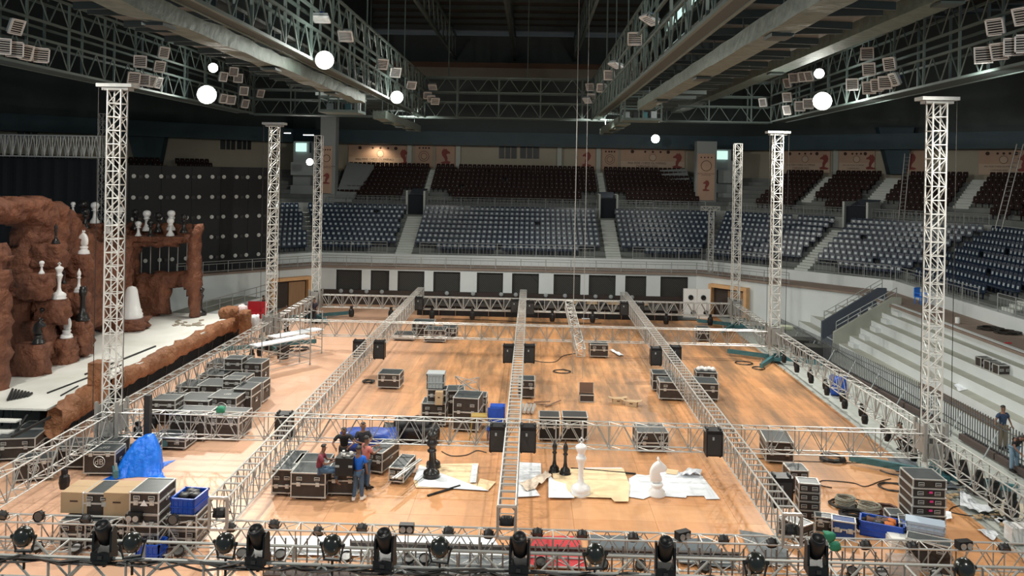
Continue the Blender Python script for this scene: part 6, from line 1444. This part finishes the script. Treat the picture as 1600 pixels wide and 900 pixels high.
person('man in a maroon shirt sitting on a flight case, barefoot', (seat.x, seat.y, .06), PI * .5 + .1, CLOTH('maroon_shirt', (.22, .035, .055)), JEAN,
       dict(pel=(0, .05, .92), wst=(0, .07, 1.06), cst=(0, .02, 1.3), nck=(0, -.03, 1.43), hd0=(0, -.05, 1.48), hd1=(0, -.08, 1.58), hd2=(0, -.05, 1.66), shl=(.18, .02, 1.38), shr=(-.18, .02, 1.38),
            hpl=(.1, -.02, .9), knl=(.12, -.42, .88), anl=(.12, -.46, .46), tol=(.12, -.6, .38), hpr=(-.1, -.02, .9), knr=(-.14, -.4, .9), anr=(.02, -.5, .72), tor=(.12, -.6, .7), ell=(.24, -.14, 1.14), wrl=(.16, -.38, 1.16), elr=(-.24, -.14, 1.14), wrr=(-.12, -.4, 1.2)), 1.68, bare=True)
person('man in a black T-shirt leaning over the equipment box', at(537, 742, z=0), .15, CLOTH('black_tshirt', (.012, .012, .014)), CLOTH('dark_trousers', (.02, .02, .025)),
       dict(wst=(0, -.02, 1.06), cst=(0, -.12, 1.26), nck=(0, -.19, 1.38), hd0=(0, -.22, 1.43), hd1=(0, -.26, 1.52), hd2=(0, -.25, 1.59), shl=(.2, -.12, 1.33), shr=(-.2, -.12, 1.33), ell=(.34, -.25, 1.14), wrl=(.2, -.42, 1.06), elr=(-.36, -.22, 1.12), wrr=(-.25, -.42, 1.02)), 1.72)
person('man in a dark T-shirt standing behind at the right of the group', at(566, 741, z=0), .35, CLOTH('charcoal_tshirt', (.02, .02, .026)), JEAN, dict(ell=(.26, -.1, 1.12), wrl=(.1, -.34, 1.1), elr=(-.26, -.1, 1.12), wrr=(-.08, -.36, 1.12)), 1.75)
person('bearded man in a navy shirt and khaki trousers by the fence', (*at(1566, 703, z=0).xy, 0), .25, CLOTH('navy_shirt', (.02, .045, .1)), CLOTH('khaki_trousers', (.22, .15, .07)), dict(ell=(.3, .02, 1.14), wrl=(.36, -.05, .93), elr=(-.34, -.02, 1.16), wrr=(-.5, -.14, 1.0)), 1.7)
person('man in a black shirt with blue sleeve bending down at the right edge', (*at(1584, 738, z=0).xy, 0), .2, CLOTH('black_blue_shirt', (.015, .015, .02)), mat('pale_jeans', (.2, .3, .4), .8),
       dict(wst=(0, -.05, 1.04), cst=(-.02, -.22, 1.2), nck=(-.04, -.34, 1.28), hd0=(-.05, -.39, 1.29), hd1=(-.07, -.46, 1.33), hd2=(-.08, -.5, 1.38), shl=(.16, -.2, 1.28), shr=(-.2, -.24, 1.26), ell=(.28, -.28, 1.04), wrl=(.3, -.3, .8), elr=(-.3, -.34, 1.0), wrr=(-.22, -.5, .85)), 1.7)
person('man crouching with a red scarf beside the near right tower', at(1415, 706, z=0), -1.3, CLOTH('olive_shirt', (.03, .035, .025)), CLOTH('dark_trousers', (.02, .02, .025)),
       dict(pel=(0, .12, .42), wst=(0, .06, .56), cst=(0, -.1, .76), nck=(0, -.2, .88), hd0=(0, -.23, .93), hd1=(0, -.28, 1.02), hd2=(0, -.27, 1.09), shl=(.18, -.1, .84), shr=(-.18, -.1, .84), hpl=(.1, .1, .4), knl=(.14, -.25, .52), anl=(.13, -.05, .09), tol=(.14, -.2, .03), hpr=(-.1, .1, .4), knr=(-.14, -.25, .5), anr=(-.13, -.05, .09), tor=(-.14, -.2, .03), ell=(.24, -.28, .64), wrl=(.14, -.48, .55), elr=(-.24, -.28, .64), wrr=(-.12, -.5, .5)))
person('man in black shirt and beige trousers by the red armchair', at(411, 502, z=0), PI * .5, CLOTH('black_tshirt', (.012, .012, .014)), CLOTH('beige_trousers', (.35, .28, .18)), dict(ell=(.26, -.1, 1.12), wrl=(.1, -.34, 1.1), elr=(-.26, -.1, 1.12), wrr=(-.08, -.36, 1.12)), 1.72)
person('person in white and black standing left at the left far portal', at(480, 505, z=0), .3, CLOTH('white_shirt', (.5, .5, .5)), CLOTH('dark_trousers', (.02, .02, .025)), {}, 1.7)
person('person in dark clothes standing right at the left far portal', at(491, 506, z=0), -.4, CLOTH('dark_shirt', (.03, .03, .045)), CLOTH('dark_trousers', (.02, .02, .025)), walkp, 1.7)
person('person in dark clothes under the second left tower', at(447, 520, z=0), .9, CLOTH('dark_shirt', (.03, .03, .045)), CLOTH('dark_trousers', (.02, .02, .025)), {}, 1.7)
